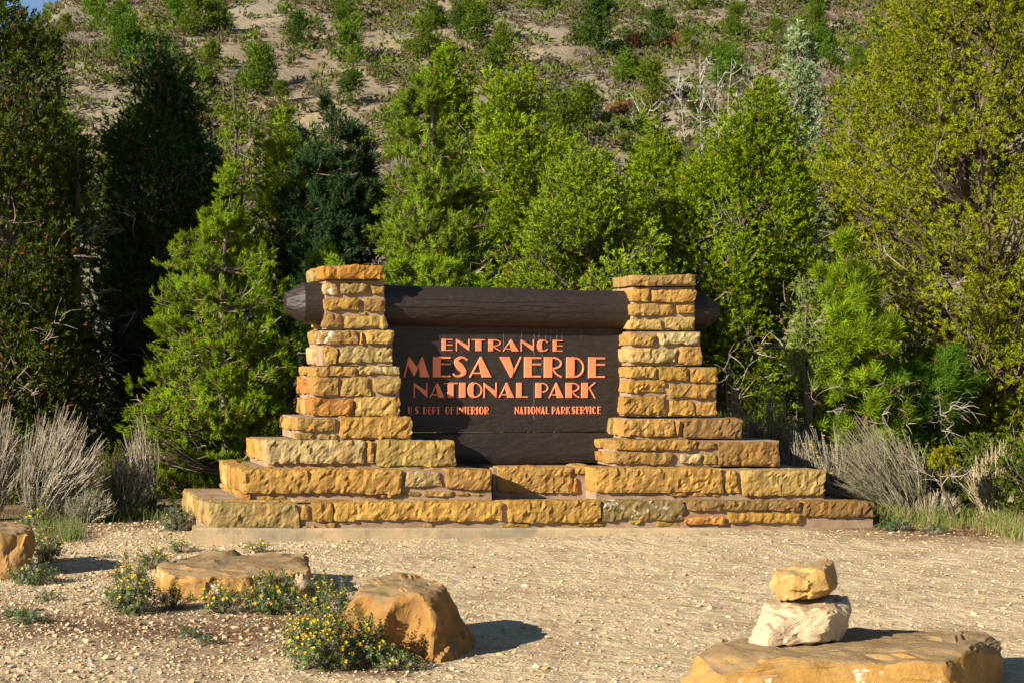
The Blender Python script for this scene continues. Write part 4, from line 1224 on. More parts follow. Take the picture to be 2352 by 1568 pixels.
juniper('juniper_tree', 'thin juniper with pale bare limbs above the dark junipers', 12.0,
        [(0, 325, 345), (60, 300, 400), (120, 290, 440), (220, 320, 440), (420, 330, 460), (800, 330, 460)], 37, FG, clumps=34, per=24, rc=.34, spray=.15, trunk_u=385, trunk_r=.09, dead=30, tip=JTIP)
pine('pine_tree', 'broad blue-green pine rising above the left end of the log', 3.2,
     [(175, 960, 985), (230, 920, 1050), (330, 900, 1080), (430, 880, 1130), (520, 850, 1150), (600, 850, 1140), (660, 880, 1120), (760, 880, 1120)], 23, (.11, .215, .026), limbs=300, per=32, shoot=.10, spread=.19, trunk_u=1010, trunk_r=.085, tip=PTIP, dead=40)
pine('pine_tree', 'small pine showing just left of the left pillar cap', 2.6,
     [(560, 745, 780), (600, 705, 830), (680, 680, 850), (800, 680, 840), (960, 690, 800)], 24, PG, limbs=80, per=26, shoot=.11, spread=.16, trunk_u=765, trunk_r=.04, tip=PTIP)
pine('pine_tree', 'low pine filling the gap just above the middle of the log', 2.2,
     [(590, 900, 1000), (625, 870, 1080), (680, 860, 1130), (800, 870, 1120)], 25, PG, limbs=80, per=26, shoot=.11, spread=.16, trunk_u=1000, trunk_r=.04, tip=PTIP)
juniper('juniper_tree', 'upright juniper with twin spires poking above the broad pine', 6.4,
        [(105, 1030, 1055), (140, 985, 1085), (190, 965, 1095), (270, 960, 1090), (400, 970, 1090), (700, 960, 1100)], 38, (.125, .22, .006), clumps=110, per=44, rc=.26, spray=.13, trunk_u=1030, dead=8, tip=JTIP, up=1.4)
juniper('juniper_tree', 'round-headed bright juniper with visible dark trunk behind the sign centre', 5.6,
        [(172, 1160, 1240), (210, 1100, 1285), (290, 1085, 1310), (400, 1080, 1370), (500, 1090, 1360), (600, 1110, 1340), (740, 1120, 1330), (1000, 1130, 1320)], 39, (.145, .235, .005), clumps=180, per=46, rc=.30, spray=.13, trunk_u=1276, trunk_r=.13, dead=45, tip=JTIP, brown=.05)
juniper('juniper_tree', 'feathery pale juniper spire just left of the round-headed juniper', 7.6,
        [(118, 1150, 1165), (160, 1120, 1190), (220, 1080, 1200), (330, 1070, 1200), (700, 1060, 1210)], 40, FG, clumps=46, per=34, rc=.28, spray=.14, trunk_u=1150, dead=12, tip=JTIP)
pine('pine_tree', 'small dark pine between the round-headed juniper and the dead snag', 7.4,
     [(240, 1460, 1480), (290, 1420, 1500), (360, 1400, 1520), (460, 1390, 1530), (700, 1380, 1540)], 26, (.08, .18, .03), limbs=70, per=24, shoot=.15, spread=.2, trunk_u=1460, tip=PTIP)
juniper('juniper_tree', 'light feathery juniper directly behind the right half of the board', 2.9,
        [(340, 1330, 1390), (420, 1240, 1470), (500, 1190, 1520), (580, 1170, 1560), (660, 1150, 1580), (800, 1150, 1560), (1000, 1180, 1540)], 41, FG, clumps=230, per=48, rc=.27, spray=.115, trunk_u=1370, trunk_r=.06, dead=20, cut=-.34, tip=(.18, .24, .012))
juniper('juniper_tree', 'tall yellow-green juniper behind the right stone pillar', 3.8,
        [(160, 1745, 1765), (230, 1690, 1800), (320, 1600, 1850), (420, 1540, 1880), (520, 1500, 1890), (640, 1490, 1880), (780, 1560, 1860), (930, 1620, 1830), (1040, 1660, 1800)], 42, YG, clumps=300, per=46, rc=.31, spray=.12, trunk_u=1715, trunk_r=.14, stems=3, dead=90, tip=JTIP, brown=.05)
juniper('juniper_tree', 'young juniper with pointed tip left of the tall yellow-green juniper', 4.4,
        [(290, 1500, 1520), (340, 1450, 1560), (430, 1430, 1600), (560, 1430, 1600), (760, 1440, 1600)], 43, YG, clumps=130, per=46, rc=.28, spray=.12, trunk_u=1520, dead=20, tip=JTIP)
juniper('juniper_tree', 'slim bluish juniper spire laden with pale berries against the hill', 8.6,
        [(55, 1830, 1842), (100, 1790, 1870), (170, 1765, 1895), (240, 1770, 1890), (330, 1770, 1900), (700, 1760, 1910)], 44, (.17, .24, .06), clumps=60, per=34, rc=.30, spray=.14, trunk_u=1838, trunk_r=.08, dead=15, tip=(.24, .30, .18))
juniper('juniper_tree', 'huge olive-yellow juniper filling the right edge of the view', 3.4,
        [(-260, 2150, 2400), (-100, 2070, 2540), (0, 2010, 2580), (120, 1960, 2620), (260, 1900, 2640), (420, 1870, 2660), (560, 1880, 2660), (700, 1930, 2660), (850, 2020, 2640), (980, 2090, 2600), (1090, 2130, 2580), (1150, 2180, 2560)], 45, OL, clumps=640, per=48, rc=.34, spray=.105, trunk_u=2290, trunk_r=.2, stems=5, dead=110, cut=-.6, tip=(.21, .235, .006), brown=.05)
pine('pine_tree', 'bright long-needled pine in front of the huge right-hand juniper', 2.1,
     [(550, 1910, 1960), (620, 1880, 2010), (720, 1850, 2050), (820, 1840, 2090), (900, 1850, 2110), (1000, 1860, 2080), (1060, 1890, 2040)], 27, (.115, .225, .010), limbs=190, per=30, shoot=.13, spread=.16, trunk_u=2000, trunk_r=.06, tmpl=PINL, tip=(.21, .27, .008), dead=35, bark=BARK_BROWN)
juniper('juniper_tree', 'young feathery light green juniper right of the right pillar', 1.9,
        [(600, 1840, 1870), (690, 1810, 1900), (800, 1790, 1920), (900, 1800, 1910), (1000, 1800, 1900), (1080, 1810, 1890)], 46, (.16, .24, .025), clumps=60, per=42, rc=.22, spray=.09, trunk_u=1855, trunk_r=.05, dead=15, tip=(.2, .25, .06))
pine('pine_tree', 'dark pine branch clump under the huge right-hand juniper', 2.4,
     [(820, 2060, 2200), (880, 2000, 2230), (960, 1980, 2220), (1010, 2010, 2160)], 28, (.085, .17, .010), limbs=90, per=26, shoot=.12, spread=.16, trunk_u=2140, trunk_r=.04, tmpl=PINL, tip=(.1, .19, .02), dead=30)
juniper('juniper_shrub', 'small low juniper clump in front of the dry brush at right', .3,
        [(1038, 2150, 2185), (1065, 2130, 2205), (1100, 2135, 2200), (1118, 2150, 2190)], 47, OL, clumps=16, per=40, rc=.15, spray=.085, trunk_u=2190, trunk_r=.02, stems=1, dead=6, tip=(.24, .22, .006), cat='shrub')
BACKL = ['back-row juniper glimpsed between the young bright pine and the shaded dark pine', 'back-row juniper filling the gap left of the broad blue-green pine', 'back-row juniper seen behind the round-headed juniper',
         'back-row juniper showing between the round-headed juniper and the small dark pine', 'back-row juniper at the foot of the bleached snag', 'back-row juniper filling the gap left of the huge olive-yellow juniper',
         'back-row juniper behind the dark spire-topped juniper', 'back-row juniper behind the dark junipers at the left edge']
# the back row that closes the view between the trunks
for k, (u, Yb, vt, w) in enumerate(((620, 9.6, 420, 190), (860, 9.0, 430, 160), (1200, 9.4, 400, 170), (1400, 9.0, 420, 170), (1640, 8.4, 380, 180), (1960, 7.0, 260, 200), (300, 8.6, 330, 210), (80, 7.4, 260, 200))):
    juniper('juniper_tree', BACKL[k], Yb,
            [(vt, u - 20, u + 20), (vt + 60, u - w * .5, u + w * .5), (vt + 180, u - w * .8, u + w * .8), (vt + 330, u - w * .9, u + w * .9), (900, u - w * .85, u + w * .85), (960, u - w * .7, u + w * .7)],
            60 + k, (.11, .17, .010), clumps=70, per=22, rc=.42, spray=.17, trunk_u=u, trunk_r=.12, dead=6, tip=JTIP, group='back row of junipers behind the sign')
# neighbours beyond the left edge of the view; their shade lies on the dark trees
for k, (x, y, h, r) in enumerate(((-10.6, 1.0, 10.5, 1.8), (-13.0, .2, 11.5, 2.0), (-11.6, 4.2, 10.5, 2.0))):
    rng = np.random.default_rng(80 + k)
    d = y + 21
    uu = 1176 + x / d * FPX; rp = r / d * FPX
    vz = lambda z: 830 - (z - 2.0) / d * FPX
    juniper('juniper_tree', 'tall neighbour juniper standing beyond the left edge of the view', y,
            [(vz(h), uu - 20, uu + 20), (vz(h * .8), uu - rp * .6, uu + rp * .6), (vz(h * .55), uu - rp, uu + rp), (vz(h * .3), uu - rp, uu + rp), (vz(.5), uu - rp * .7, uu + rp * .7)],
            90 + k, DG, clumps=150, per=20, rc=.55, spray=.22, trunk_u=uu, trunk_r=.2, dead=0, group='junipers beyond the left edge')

# white dead snag
def snag(name, label, Y, u, v0, v1, seed):
    rng = np.random.default_rng(seed); d = Y + 21
    b0, t0 = P(u, v0, d), P(u - 8, v1, d)
    base = np.array([b0[0], Y, ground_z(b0[0], Y)])
    root = empty(name, base, label, 'dead tree')
    mb = MB()
    for (du, dv0, dv1, lean, r) in ((0, 0, 0, 0, .034), (38, 10, 20, 25, .026), (-40, 0, 40, -35, .022), (75, 20, 30, 45, .018), (-90, 0, 90, -80, .016), (10, 0, 30, 8, .018)):
        a, c = P(u + du * .4, v0, d), P(u + du + lean, v1 + dv1, d)
        a2 = np.array([base[0] + (a[0] - base[0]) * .4, Y, base[2] - .1])
        c = c + np.array([0, rng.uniform(-.5, .5), 0])
        n = 10; t = np.linspace(0, 1, n)[:, None]
        pts = a2 * (1 - t) + c * t + np.stack([.08 * np.sin(t[:, 0] * 5 + du), .06 * np.cos(t[:, 0] * 4), 0 * t[:, 0]], 1)
        tubes(mb, [pts], [r * (1 - .9 * t[:, 0])], 5, (.40, .37, .335))
        k = 22
        ti = rng.uniform(.45, .98, k); s = np.stack([np.interp(ti, t[:, 0], pts[:, j]) for j in range(3)], 1)
        dr = unit(np.stack([rng.normal(0, 1, k), rng.normal(0, .6, k), rng.uniform(.5, 1.6, k)], 1)); L = rng.uniform(.3, .95, k) * (1.25 - ti)[:]
        e = s + dr * L[:, None] + np.array([0, 0, .05])
        tubes(mb, bez(s, s + dr * L[:, None] * .5 + rng.normal(0, .025, (k, 3)), e, 5), np.linspace(.0075, .0025, 5)[None], 4, jitter_col((.40, .37, .335), k, rng, .12, .02))
        dead_twigs(mb, e - dr * L[:, None] * .3, dr, .2, rng, (.40, .37, .335), 2)
    mb.build('trunk', M['bark'], root, origin=base)
snag('dead_tree', 'bleached leafless snag standing against the hillside left of the tall juniper', 8.0, 1625, 320, 118, 51)


# ------------------------------------------------------------------ low plants
def gpt(u, v):
    d = 2.44 / ((v - 826) / FPX + .03)
    for _ in range(6):
        p = P(u, v, d)
        gz = ground_z(p[0], p[1])
        w = CR @ np.array([(u - 1176) / FPX, (784 - v) / FPX, -1.0])
        d = (gz - CAM[2]) / w[2]
    return P(u, v, d), d
def flower_bush(u, v, wpx, hpx, nflow, label, seed, leaf=(.10, .145, .045), dens=1.0, name='flowering_bush'):
    rng = np.random.default_rng(seed)
    base, d = gpt(u, v); k = d / FPX
    W, H = wpx * k / 2, hpx * k
    root = empty(name, base, label, 'bush', 'yellow-flowering bushes round the boulders' if nflow else None)
    n = int(max(20, 1900 * W * H * 4 * dens))
    a = rng.uniform(0, 2 * np.pi, n); r = np.sqrt(rng.random(n)); ph = rng.random(n) ** .7
    lump = 1 + .22 * np.sin(a * 3 + seed) + .14 * np.sin(a * 7 + seed * 2)
    rr = W * r * lump * (.75 + .25 * ph)
    x, y = rr * np.cos(a), rr * np.sin(a) * .75
    hz = H * np.sqrt(np.clip(1 - (r * .92) ** 2, .03, 1)) * (.85 + .25 * rng.random(n)) * (1 + .2 * np.sin(a * 5 + seed * 3))
    z = hz * ph
    pos = base + np.stack([x, y, z], 1)
    D = unit(np.stack([x, y, z * .4 + .25 * H], 1) + rng.normal(0, .3, (n, 3)) * H)
    cl = jitter_col(leaf, n, rng, .3, .1)
    pale = rng.random(n) < .22; cl[pale] = jitter_col((.26, .25, .18), pale.sum(), rng, .15, .05)
    fb = MB(); multi(fb, LEAF, pos, D, .056 * rng.uniform(.7, 1.3, n), cl, rng)
    sb = MB(); m_ = min(n, 60)
    j = rng.choice(n, m_, replace=False)
    s0 = base + np.stack([x[j] * .15, y[j] * .15, np.zeros(m_) - .01], 1)
    tubes(sb, bez(s0, (s0 + pos[j]) / 2 + [0, 0, -.02], pos[j], 4), np.array([[.004, .003, .002, .0012]]), 3, (.17, .12, .08))
    sb.build('stems', M['bark'], root, origin=base)['kind'] = 'stuff'
    fb.build('foliage', M['leaf'], root, origin=base)
    if nflow:
        top = np.where(ph > .55)[0]
        q = rng.choice(top, min(int(nflow * 1.3), len(top)), replace=False)
        fp = pos[q] + D[q] * .045 + [0, 0, .008]
        fl = MB(); multi(fl, FLOW, fp, unit(D[q] + [0, -.3, .6]), (.0122) * rng.uniform(.6, 1.25, len(q)), jitter_col((.86, .55, .012), len(q), rng, .12, .03), rng)
        fl.build('flowers', M['petal'], root, origin=base)['kind'] = 'stuff'
    return root
for i, (u, v, w, h, nf, lab, dn) in enumerate((
        (300, 1408, 105, 112, 95, 'yellow-flowering bush hugging the left end of the flat boulder', 1.0),
        (352, 1305, 70, 40, 26, 'low yellow-flowering sprig at the upper left corner of the flat boulder', .8),
        (415, 1268, 50, 26, 12, 'thin yellow-flowering tuft behind the back edge of the flat boulder', .6),
        (395, 1398, 80, 46, 26, 'sparse yellow-flowering bush at the front left of the flat boulder', .7),
        (510, 1408, 80, 60, 45, 'yellow-flowering bush in front of the middle of the flat boulder', .9),
        (628, 1408, 140, 92, 115, 'widest yellow-flowering bush in front of the flat boulder', 1.0),
        (738, 1398, 70, 72, 34, 'yellow-flowering bush past the right end of the flat boulder', .8),
        (790, 1432, 90, 85, 40, 'grey-green yellow-flowering bush behind the upright boulder', .8),
        (745, 1532, 195, 140, 300, 'large bush thick with yellow flowers left of the upright boulder', 1.2),
        (848, 1530, 75, 95, 50, 'yellow-flowering bush against the front of the upright boulder', 1.0),
        (910, 1535, 85, 32, 14, 'low green bush with few flowers at the foot of the upright boulder', 1.0),
        (590, 1268, 40, 24, 12, 'tiny yellow-flowering tuft before the concrete footing', .7),
        (105, 1290, 70, 68, 70, 'yellow-flowering bush right of the boulder at the left edge', 1.0),
        (90, 1212, 90, 42, 45, 'yellow-flowering patch behind the boulder at the left edge', .9),
        (72, 1340, 100, 42, 14, 'spreading green bush in front of the boulder at the left edge', .9),
        (408, 1218, 70, 55, 10, 'small grey-green bush at the left corner of the stone steps', .9))):
    flower_bush(u, v, w, h, nf, lab, 200 + i, dens=dn, leaf=(.12, .15, .085) if 'grey' in lab else (.13, .18, .06))
for i, (u, v, w, h, lab) in enumerate(((70, 1430, 75, 18, 'grey-green mat weed on the gravel at the lower left'), (38, 1415, 45, 14, 'smaller grey mat weed left of the lower-left mat weed'), (435, 1462, 48, 14, 'low green weed on the brown soil below the flat boulder'),
                                       (112, 1378, 40, 12, 'tiny mat weed just below the left-edge shadow'), (2056, 1218, 62, 22, 'leafy green weed on reddish litter right of the stone steps'), (2150, 1222, 45, 12, 'small green weed on reddish litter further right'), (470, 1478, 40, 10, 'tiny weed right of the low green weed'))):
    flower_bush(u, v, w, h, 0, lab, 240 + i, leaf=(.075, .14, .045), dens=1.1, name='weed')

def sagebrush(u, v, wpx, hpx, label, seed, wisps=260, lean=.35, leafcol=(.21, .225, .135), wispcol=(.31, .27, .205), leafn=900, leafh=.6, cat='shrub', name='sagebrush', Y=None, flowers=0, thick=.6):
    rng = np.random.default_rng(seed)
    base, d = gpt(u, v)
    if Y is not None:
        x = P(u, v, Y + 21.0)[0]; d = Y + 21.0; base = np.array([x, Y, ground_z(x, Y)])
    k = d / FPX
    W, H = wpx * k / 2, (hpx * k if Y is None else P(u, v - hpx, d)[2] - base[2])
    root = empty(name, base, label, cat)
    n = wisps
    a = rng.uniform(0, 2 * np.pi, n); r = rng.random(n) ** .6
    s0 = base + np.stack([W * .35 * r * np.cos(a), W * .3 * r * np.sin(a), H * .05 * np.ones(n)], 1)
    hh = H * rng.uniform(.4, 1.05, n) * (1 - .35 * r ** 2)
    tip = base + np.stack([W * (1.0 * r * np.cos(a) + lean * rng.uniform(.6, 1.3, n)), W * thick * r * np.sin(a), hh], 1)
    mid = (s0 + tip) / 2 + np.stack([-W * lean * .35 * np.ones(n) + .12 * W * r * np.cos(a), np.zeros(n), .02 * H * np.ones(n)], 1) + rng.normal(0, .03 * W, (n, 3))
    sb = MB()
    B = bez(s0, mid, tip, 7) + rng.normal(0, .006, (n, 7, 3))
    tubes(sb, B, np.linspace(.0062, .0022, 7)[None] * rng.uniform(.7, 1.3, (n, 1)), 3, jitter_col(wispcol, n, rng, .25, .05))
    # fine side twigs near the tips
    e = B[:, 4] ; dr = unit(B[:, 6] - B[:, 3])
    for q in range(2):
        t2 = e + (dr + rng.normal(0, .25, (n, 3))) * (.16 * H)
        tubes(sb, bez(e, (e + t2) / 2, t2, 3), np.array([[.0035, .0028, .0016]]), 3, jitter_col(wispcol, n, rng, .25, .05))
    sb.build('stems', M['bark'], root, origin=base)['kind'] = 'stuff'
    j = rng.integers(0, n, leafn); t = rng.random(leafn) * leafh
    idx = np.clip((t * 6).astype(int), 0, 5); fr = (t * 6 - idx)[:, None]
    pos = B[j, idx] * (1 - fr) + B[j, idx + 1] * fr + rng.normal(0, .05 * W + .012, (leafn, 3))
    fb = MB()
    multi(fb, SAGE, pos, unit(np.stack([rng.normal(.1, .35, leafn), rng.normal(-.1, .35, leafn), np.ones(leafn)], 1)), .085 * rng.uniform(.6, 1.3, leafn), jitter_col(leafcol, leafn, rng, .25, .07), rng)
    fb.build('foliage', M['leaf'], root, origin=base)
    if flowers:
        q = rng.choice(n, flowers); cl = rng.normal(0, .02, (flowers, 3))
        fl = MB(); multi(fl, FLOW, B[q, 6] + cl, np.repeat([[0, -.3, 1.0]], flowers, 0), .02, jitter_col((.72, .50, .015), flowers, rng, .15, .04), rng)
        fl.build('flowers', M['petal'], root, origin=base)['kind'] = 'stuff'
    return root
sagebrush(105, 1196, 200, 268, 'big grey sagebrush with long pale wispy stems at the left edge', 301, 420, .42, leafn=2600, leafh=.7)
sagebrush(-25, 1195, 120, 290, 'wispy sagebrush half cut off by the left edge behind the big one', 302, 260, .3, leafn=1300)
sagebrush(285, 1188, 125, 150, 'rounded grey-green sagebrush below the young bright pine', 303, 260, .10, leafn=1700, leafh=.95)
sagebrush(200, 1200, 130, 80, 'low dry grey brush between the two sagebrushes', 304, 200, .1, leafn=600, leafh=.8)
sagebrush(335, 1150, 90, 215, 'thin leafless grey shrub poking out left of the young bright pine', 305, 70, -.35, leafn=120, leafh=.5, Y=1.0)
sagebrush(250, 1140, 120, 130, 'leafy green shrub with yellowing leaves behind the sagebrushes', 306, 90, .1, leafcol=(.16, .21, .02), wispcol=(.13, .09, .06), leafn=900, leafh=1.0, Y=1.3)
sagebrush(1770, 1130, 190, 270, 'twiggy thicket with yellow and orange leaves right of the right pillar', 307, 170, -.1, leafcol=(.22, .21, .03), wispcol=(.25, .20, .16), leafn=1600, leafh=.95, name='twiggy_thicket', thick=.5, Y=1.5)
sagebrush(1690, 1090, 90, 230, 'bare twiggy bush close behind the right pillar', 308, 90, -.2, leafcol=(.33, .20, .02), wispcol=(.28, .23, .19), leafn=220, leafh=1.0, name='twiggy_bush', Y=1.3)
sagebrush(1905, 1176, 160, 200, 'rabbitbrush with yellow flower heads above the lowest step', 309, 170, -.35, leafcol=(.15, .19, .085), leafn=1000, leafh=.9, name='rabbitbrush', flowers=60, Y=1.25)
sagebrush(2075, 1192, 220, 240, 'tall dry grey brush leaning left at the right of the stone steps', 310, 330, -.8, leafcol=(.19, .215, .11), wispcol=(.27, .23, .16), leafn=1800, leafh=.85, thick=.8)
sagebrush(2010, 1186, 150, 130, 'rounded silver-green sagebrush in front of the tall dry brush', 311, 180, -.3, leafcol=(.25, .27, .19), leafn=1500, leafh=.95)
sagebrush(2290, 1196, 150, 190, 'dry straw-coloured brush at the right edge under the huge juniper', 312, 230, .1, wispcol=(.40, .32, .19), leafn=300, leafh=.5)
sagebrush(2150, 1196, 120, 75, 'low dry tangle beside the fallen branch', 313, 160, .1, wispcol=(.36, .30, .2), leafn=400, leafh=.7)
sagebrush(1830, 1110, 100, 150, 'grey-green brush wedged behind the broad right step', 314, 140, -.2, leafcol=(.15, .17, .09), leafn=900, leafh=.9, Y=1.3)

# undergrowth that closes the shaded gaps below the trees
for i, (u, Y, w, h) in enumerate(((40, 2.0, 1.5, .9), (150, 3.3, 1.4, .8), (300, 4.0, 1.4, .9), (430, 4.4, 1.4, .9), (640, 3.6, 1.4, 1.0), (800, 3.0, 1.2, 1.2), (1650, 3.0, 1.3, 1.1), (1760, 2.7, 1.3, 1.0), (1900, 2.4, 1.4, .9), (2030, 2.2, 1.5, .9), (2150, 2.4, 1.4, .9), (2290, 1.5, 1.5, 1.0), (2390, .8, 1.2, 1.0), (570, 5.0, 1.6, 1.1), (230, 6.4, 2.0, 1.3), (60, 5.5, 2.0, 1.3), (400, 7.2, 2.2, 1.4), (1980, 4.6, 2.0, 1.2), (2200, 4.8, 2.2, 1.3), (1700, 5.2, 2.0, 1.2))):
    rng = np.random.default_rng(400 + i)
    x = P(u, 900, Y + 21)[0]; base = np.array([x, Y, ground_z(x, Y)])
    root = empty('undergrowth_bush', base, 'dark tangled bush in the shade below the trees', 'bush', 'undergrowth in the shade of the trees')
    n = 650
    u3 = unit(rng.normal(0, 1, (n, 3))) * rng.random((n, 1)) ** .4
    pos = base + u3 * [w / 2, w / 2.4, h / 2] + [0, 0, h * .5]
    fb = MB(); multi(fb, JUN, pos, unit(u3 + [0, 0, .6] + rng.normal(0, .4, (n, 3))), .13 * rng.uniform(.6, 1.3, n), jitter_col((.085, .115, .012), n, rng, .4, .12), rng)
    tb = MB(); dead_twigs(tb, base + rng.normal(0, .15, (26, 3)) * [1, 1, .1], unit(rng.normal(0, .6, (26, 3)) + [0, 0, 1]), h * .9, rng, (.25, .21, .17), 3)
    tb.build('stems', M['bark'], root, origin=base)['kind'] = 'stuff'
    fb.build('foliage', M['leaf'], root, origin=base)

# grass, litter
def blades(name, n, spots, L, cols, seed, wdt=.0035):
    rng = np.random.default_rng(seed)
    k = rng.integers(0, len(spots), n)
    S = np.array(spots, float)
    uu = rng.normal(S[k, 0], S[k, 2]); vv = rng.normal(S[k, 1], S[k, 3])
    b_ = []
    for a, c in zip(uu, vv):
        dd = 2.44 / ((max(c, 1150) - 826) / FPX + .03); p = P(a, max(c, 1150), dd)
        b_.append((p[0], p[1], ground_z(p[0], p[1]) - .01))
    b_ = np.array(b_)
    ok = (b_[:, 1] - .29 * b_[:, 0] > .3) | (b_[:, 0] > 4.15) | (b_[:, 0] < -3.75)
    b_ = b_[ok]; n = len(b_)
    dr = np.stack([rng.normal(0, .35, n), rng.normal(0, .35, n), np.ones(n)], 1)
    l = (L * rng.uniform(.4, 1.2, n))[:, None]
    t = b_ + dr * l; mid = b_ + dr * l * .5 * np.array([.5, .5, 1.1])
    mb = MB(); c = np.array(cols)[rng.integers(0, len(cols), n)] * rng.uniform(.7, 1.2, (n, 1))
    tubes(mb, np.stack([b_, mid, t], 1), np.array([[wdt, wdt * .8, .0006]]), 3, c)
    o = mb.build(name, M['leaf']); o['kind'] = 'stuff'
blades('grass', 1500, [(1990, 1180, 40, 8), (2100, 1178, 50, 8), (2200, 1180, 60, 9), (2300, 1190, 50, 10), (2340, 1215, 25, 10), (1950, 1165, 30, 6), (2060, 1165, 80, 8)], .24, [(.15, .24, .03), (.34, .27, .12), (.22, .17, .08), (.12, .20, .02)], 501)
blades('dry_grass', 1500, [(150, 1188, 70, 8), (330, 1185, 60, 8), (250, 1180, 60, 8), (120, 1225, 30, 10), (160, 1235, 18, 8)], .17, [(.15, .22, .05), (.36, .31, .16), (.12, .18, .045)], 502)
rng = np.random.default_rng(503)
n = 5200
pu = np.concatenate([rng.normal(2230, 160, n * 3 // 5), rng.normal(470, 190, n - n * 3 // 5)]); pv = np.concatenate([rng.normal(1206, 13, n * 3 // 5), rng.normal(1440, 28, n - n * 3 // 5)])
lb_ = []
for a, c in zip(pu, pv):
    p, _ = gpt(a, max(c, 1180)); lb_.append(p)
lb_ = np.array(lb_); a = rng.uniform(0, 6.28, n); l = rng.uniform(.015, .06, n)
t = lb_ + np.stack([np.cos(a) * l, np.sin(a) * l, rng.uniform(0, .012, n)], 1)
mb = MB(); tubes(mb, np.stack([lb_ + [0, 0, .003], t], 1), np.array([[.0022, .0014]]), 3, np.array([(.20, .10, .05), (.13, .07, .04), (.36, .27, .17), (.26, .13, .05)])[rng.integers(0, 4, n)])
mb.build('leaf_litter', M['bark'])['kind'] = 'stuff'

# fallen bleached branch
def branch(label, pts, r, seed):
    W = [gpt(u, v)[0] + np.array([0, 0, h]) for u, v, h in pts]
    base = W[0].copy(); mb = MB(); rng = np.random.default_rng(seed)
    A = np.array(W); t = np.linspace(0, 1, 14); q = np.linspace(0, 1, len(A))
    pp_ = np.stack([np.interp(t, q, A[:, j]) for j in range(3)], 1) + rng.normal(0, .008, (14, 3))
    tubes(mb, [pp_], [r * (1 - .7 * t)], 6, (.46, .37, .27))
    dead_twigs(mb, pp_[4:12:2], unit(rng.normal(0, .5, (4, 3)) + [0, 0, .6]), .22, rng, (.44, .36, .26), 2)
    o = mb.build('fallen_branch', M['bark'], origin=base); tag(o, label, 'branch')
branch('bleached fallen branch lying on the litter right of the steps', [(2238, 1186, .03), (2205, 1178, .05), (2150, 1176, .03), (2090, 1182, .02)], .022, 1)
branch('bent pale dead stick standing up from the fallen branch', [(2245, 1188, .02), (2235, 1172, .22), (2228, 1168, .30), (2210, 1165, .36)], .018, 2)

# prickly pear
def pad(mb, c, rx, rz, ry, yaw, tilt, col):
    bm = bmesh.new(); bmesh.ops.create_uvsphere(bm, u_segments=14, v_segments=10, radius=1)
    Mx = Matrix.Translation(Vector(c)) @ Matrix.Rotation(yaw, 4, 'Z') @ Matrix.Rotation(tilt, 4, 'Y') @ Matrix.Diagonal((rx, ry, rz, 1))
    v = np.array([tuple(Mx @ x.co) for x in bm.verts])
    bmesh.ops.triangulate(bm, faces=bm.faces)
    f = np.array([[y.index for y in x.verts] for x in bm.faces]); bm.free(); mb.add(v, f, col)
for (u, v, lab, spec, sd) in ((238, 1196, 'prickly pear cactus with one dark upright pad beside the gravel', ((0, .09, .075, .1, .2), (-.11, .05, .07, .09, 1.2), (.12, .06, .07, .08, 1.0)), 1),
                              (345, 1180, 'low prickly pear with pink fruit near the corner of the steps', ((0, .05, .06, .08, 1.0), (.13, .05, .07, .08, -1.1), (.02, .12, .05, .07, .4)), 2)):
    base, _ = gpt(u, v); root = empty('prickly_pear', base, lab, 'cactus')
    for i, (dx, dz, rx, rz, ti) in enumerate(spec):
        mb = MB(); pad(mb, base + [dx, .03 * i, dz], rx, rz, .018, .3 * i, ti, (.07, .12, .06)); po = mb.build('pad', M['leaf'], root, smooth=True, origin=base)
    for i, dx in enumerate((-.16, .05, .17)):
        mb = MB(); pad(mb, base + [dx, -.02, .12], .014, .026, .014, 0, .2, (.42, .07, .13)); mb.build('fruit', M['leaf'], root, smooth=True, origin=base)

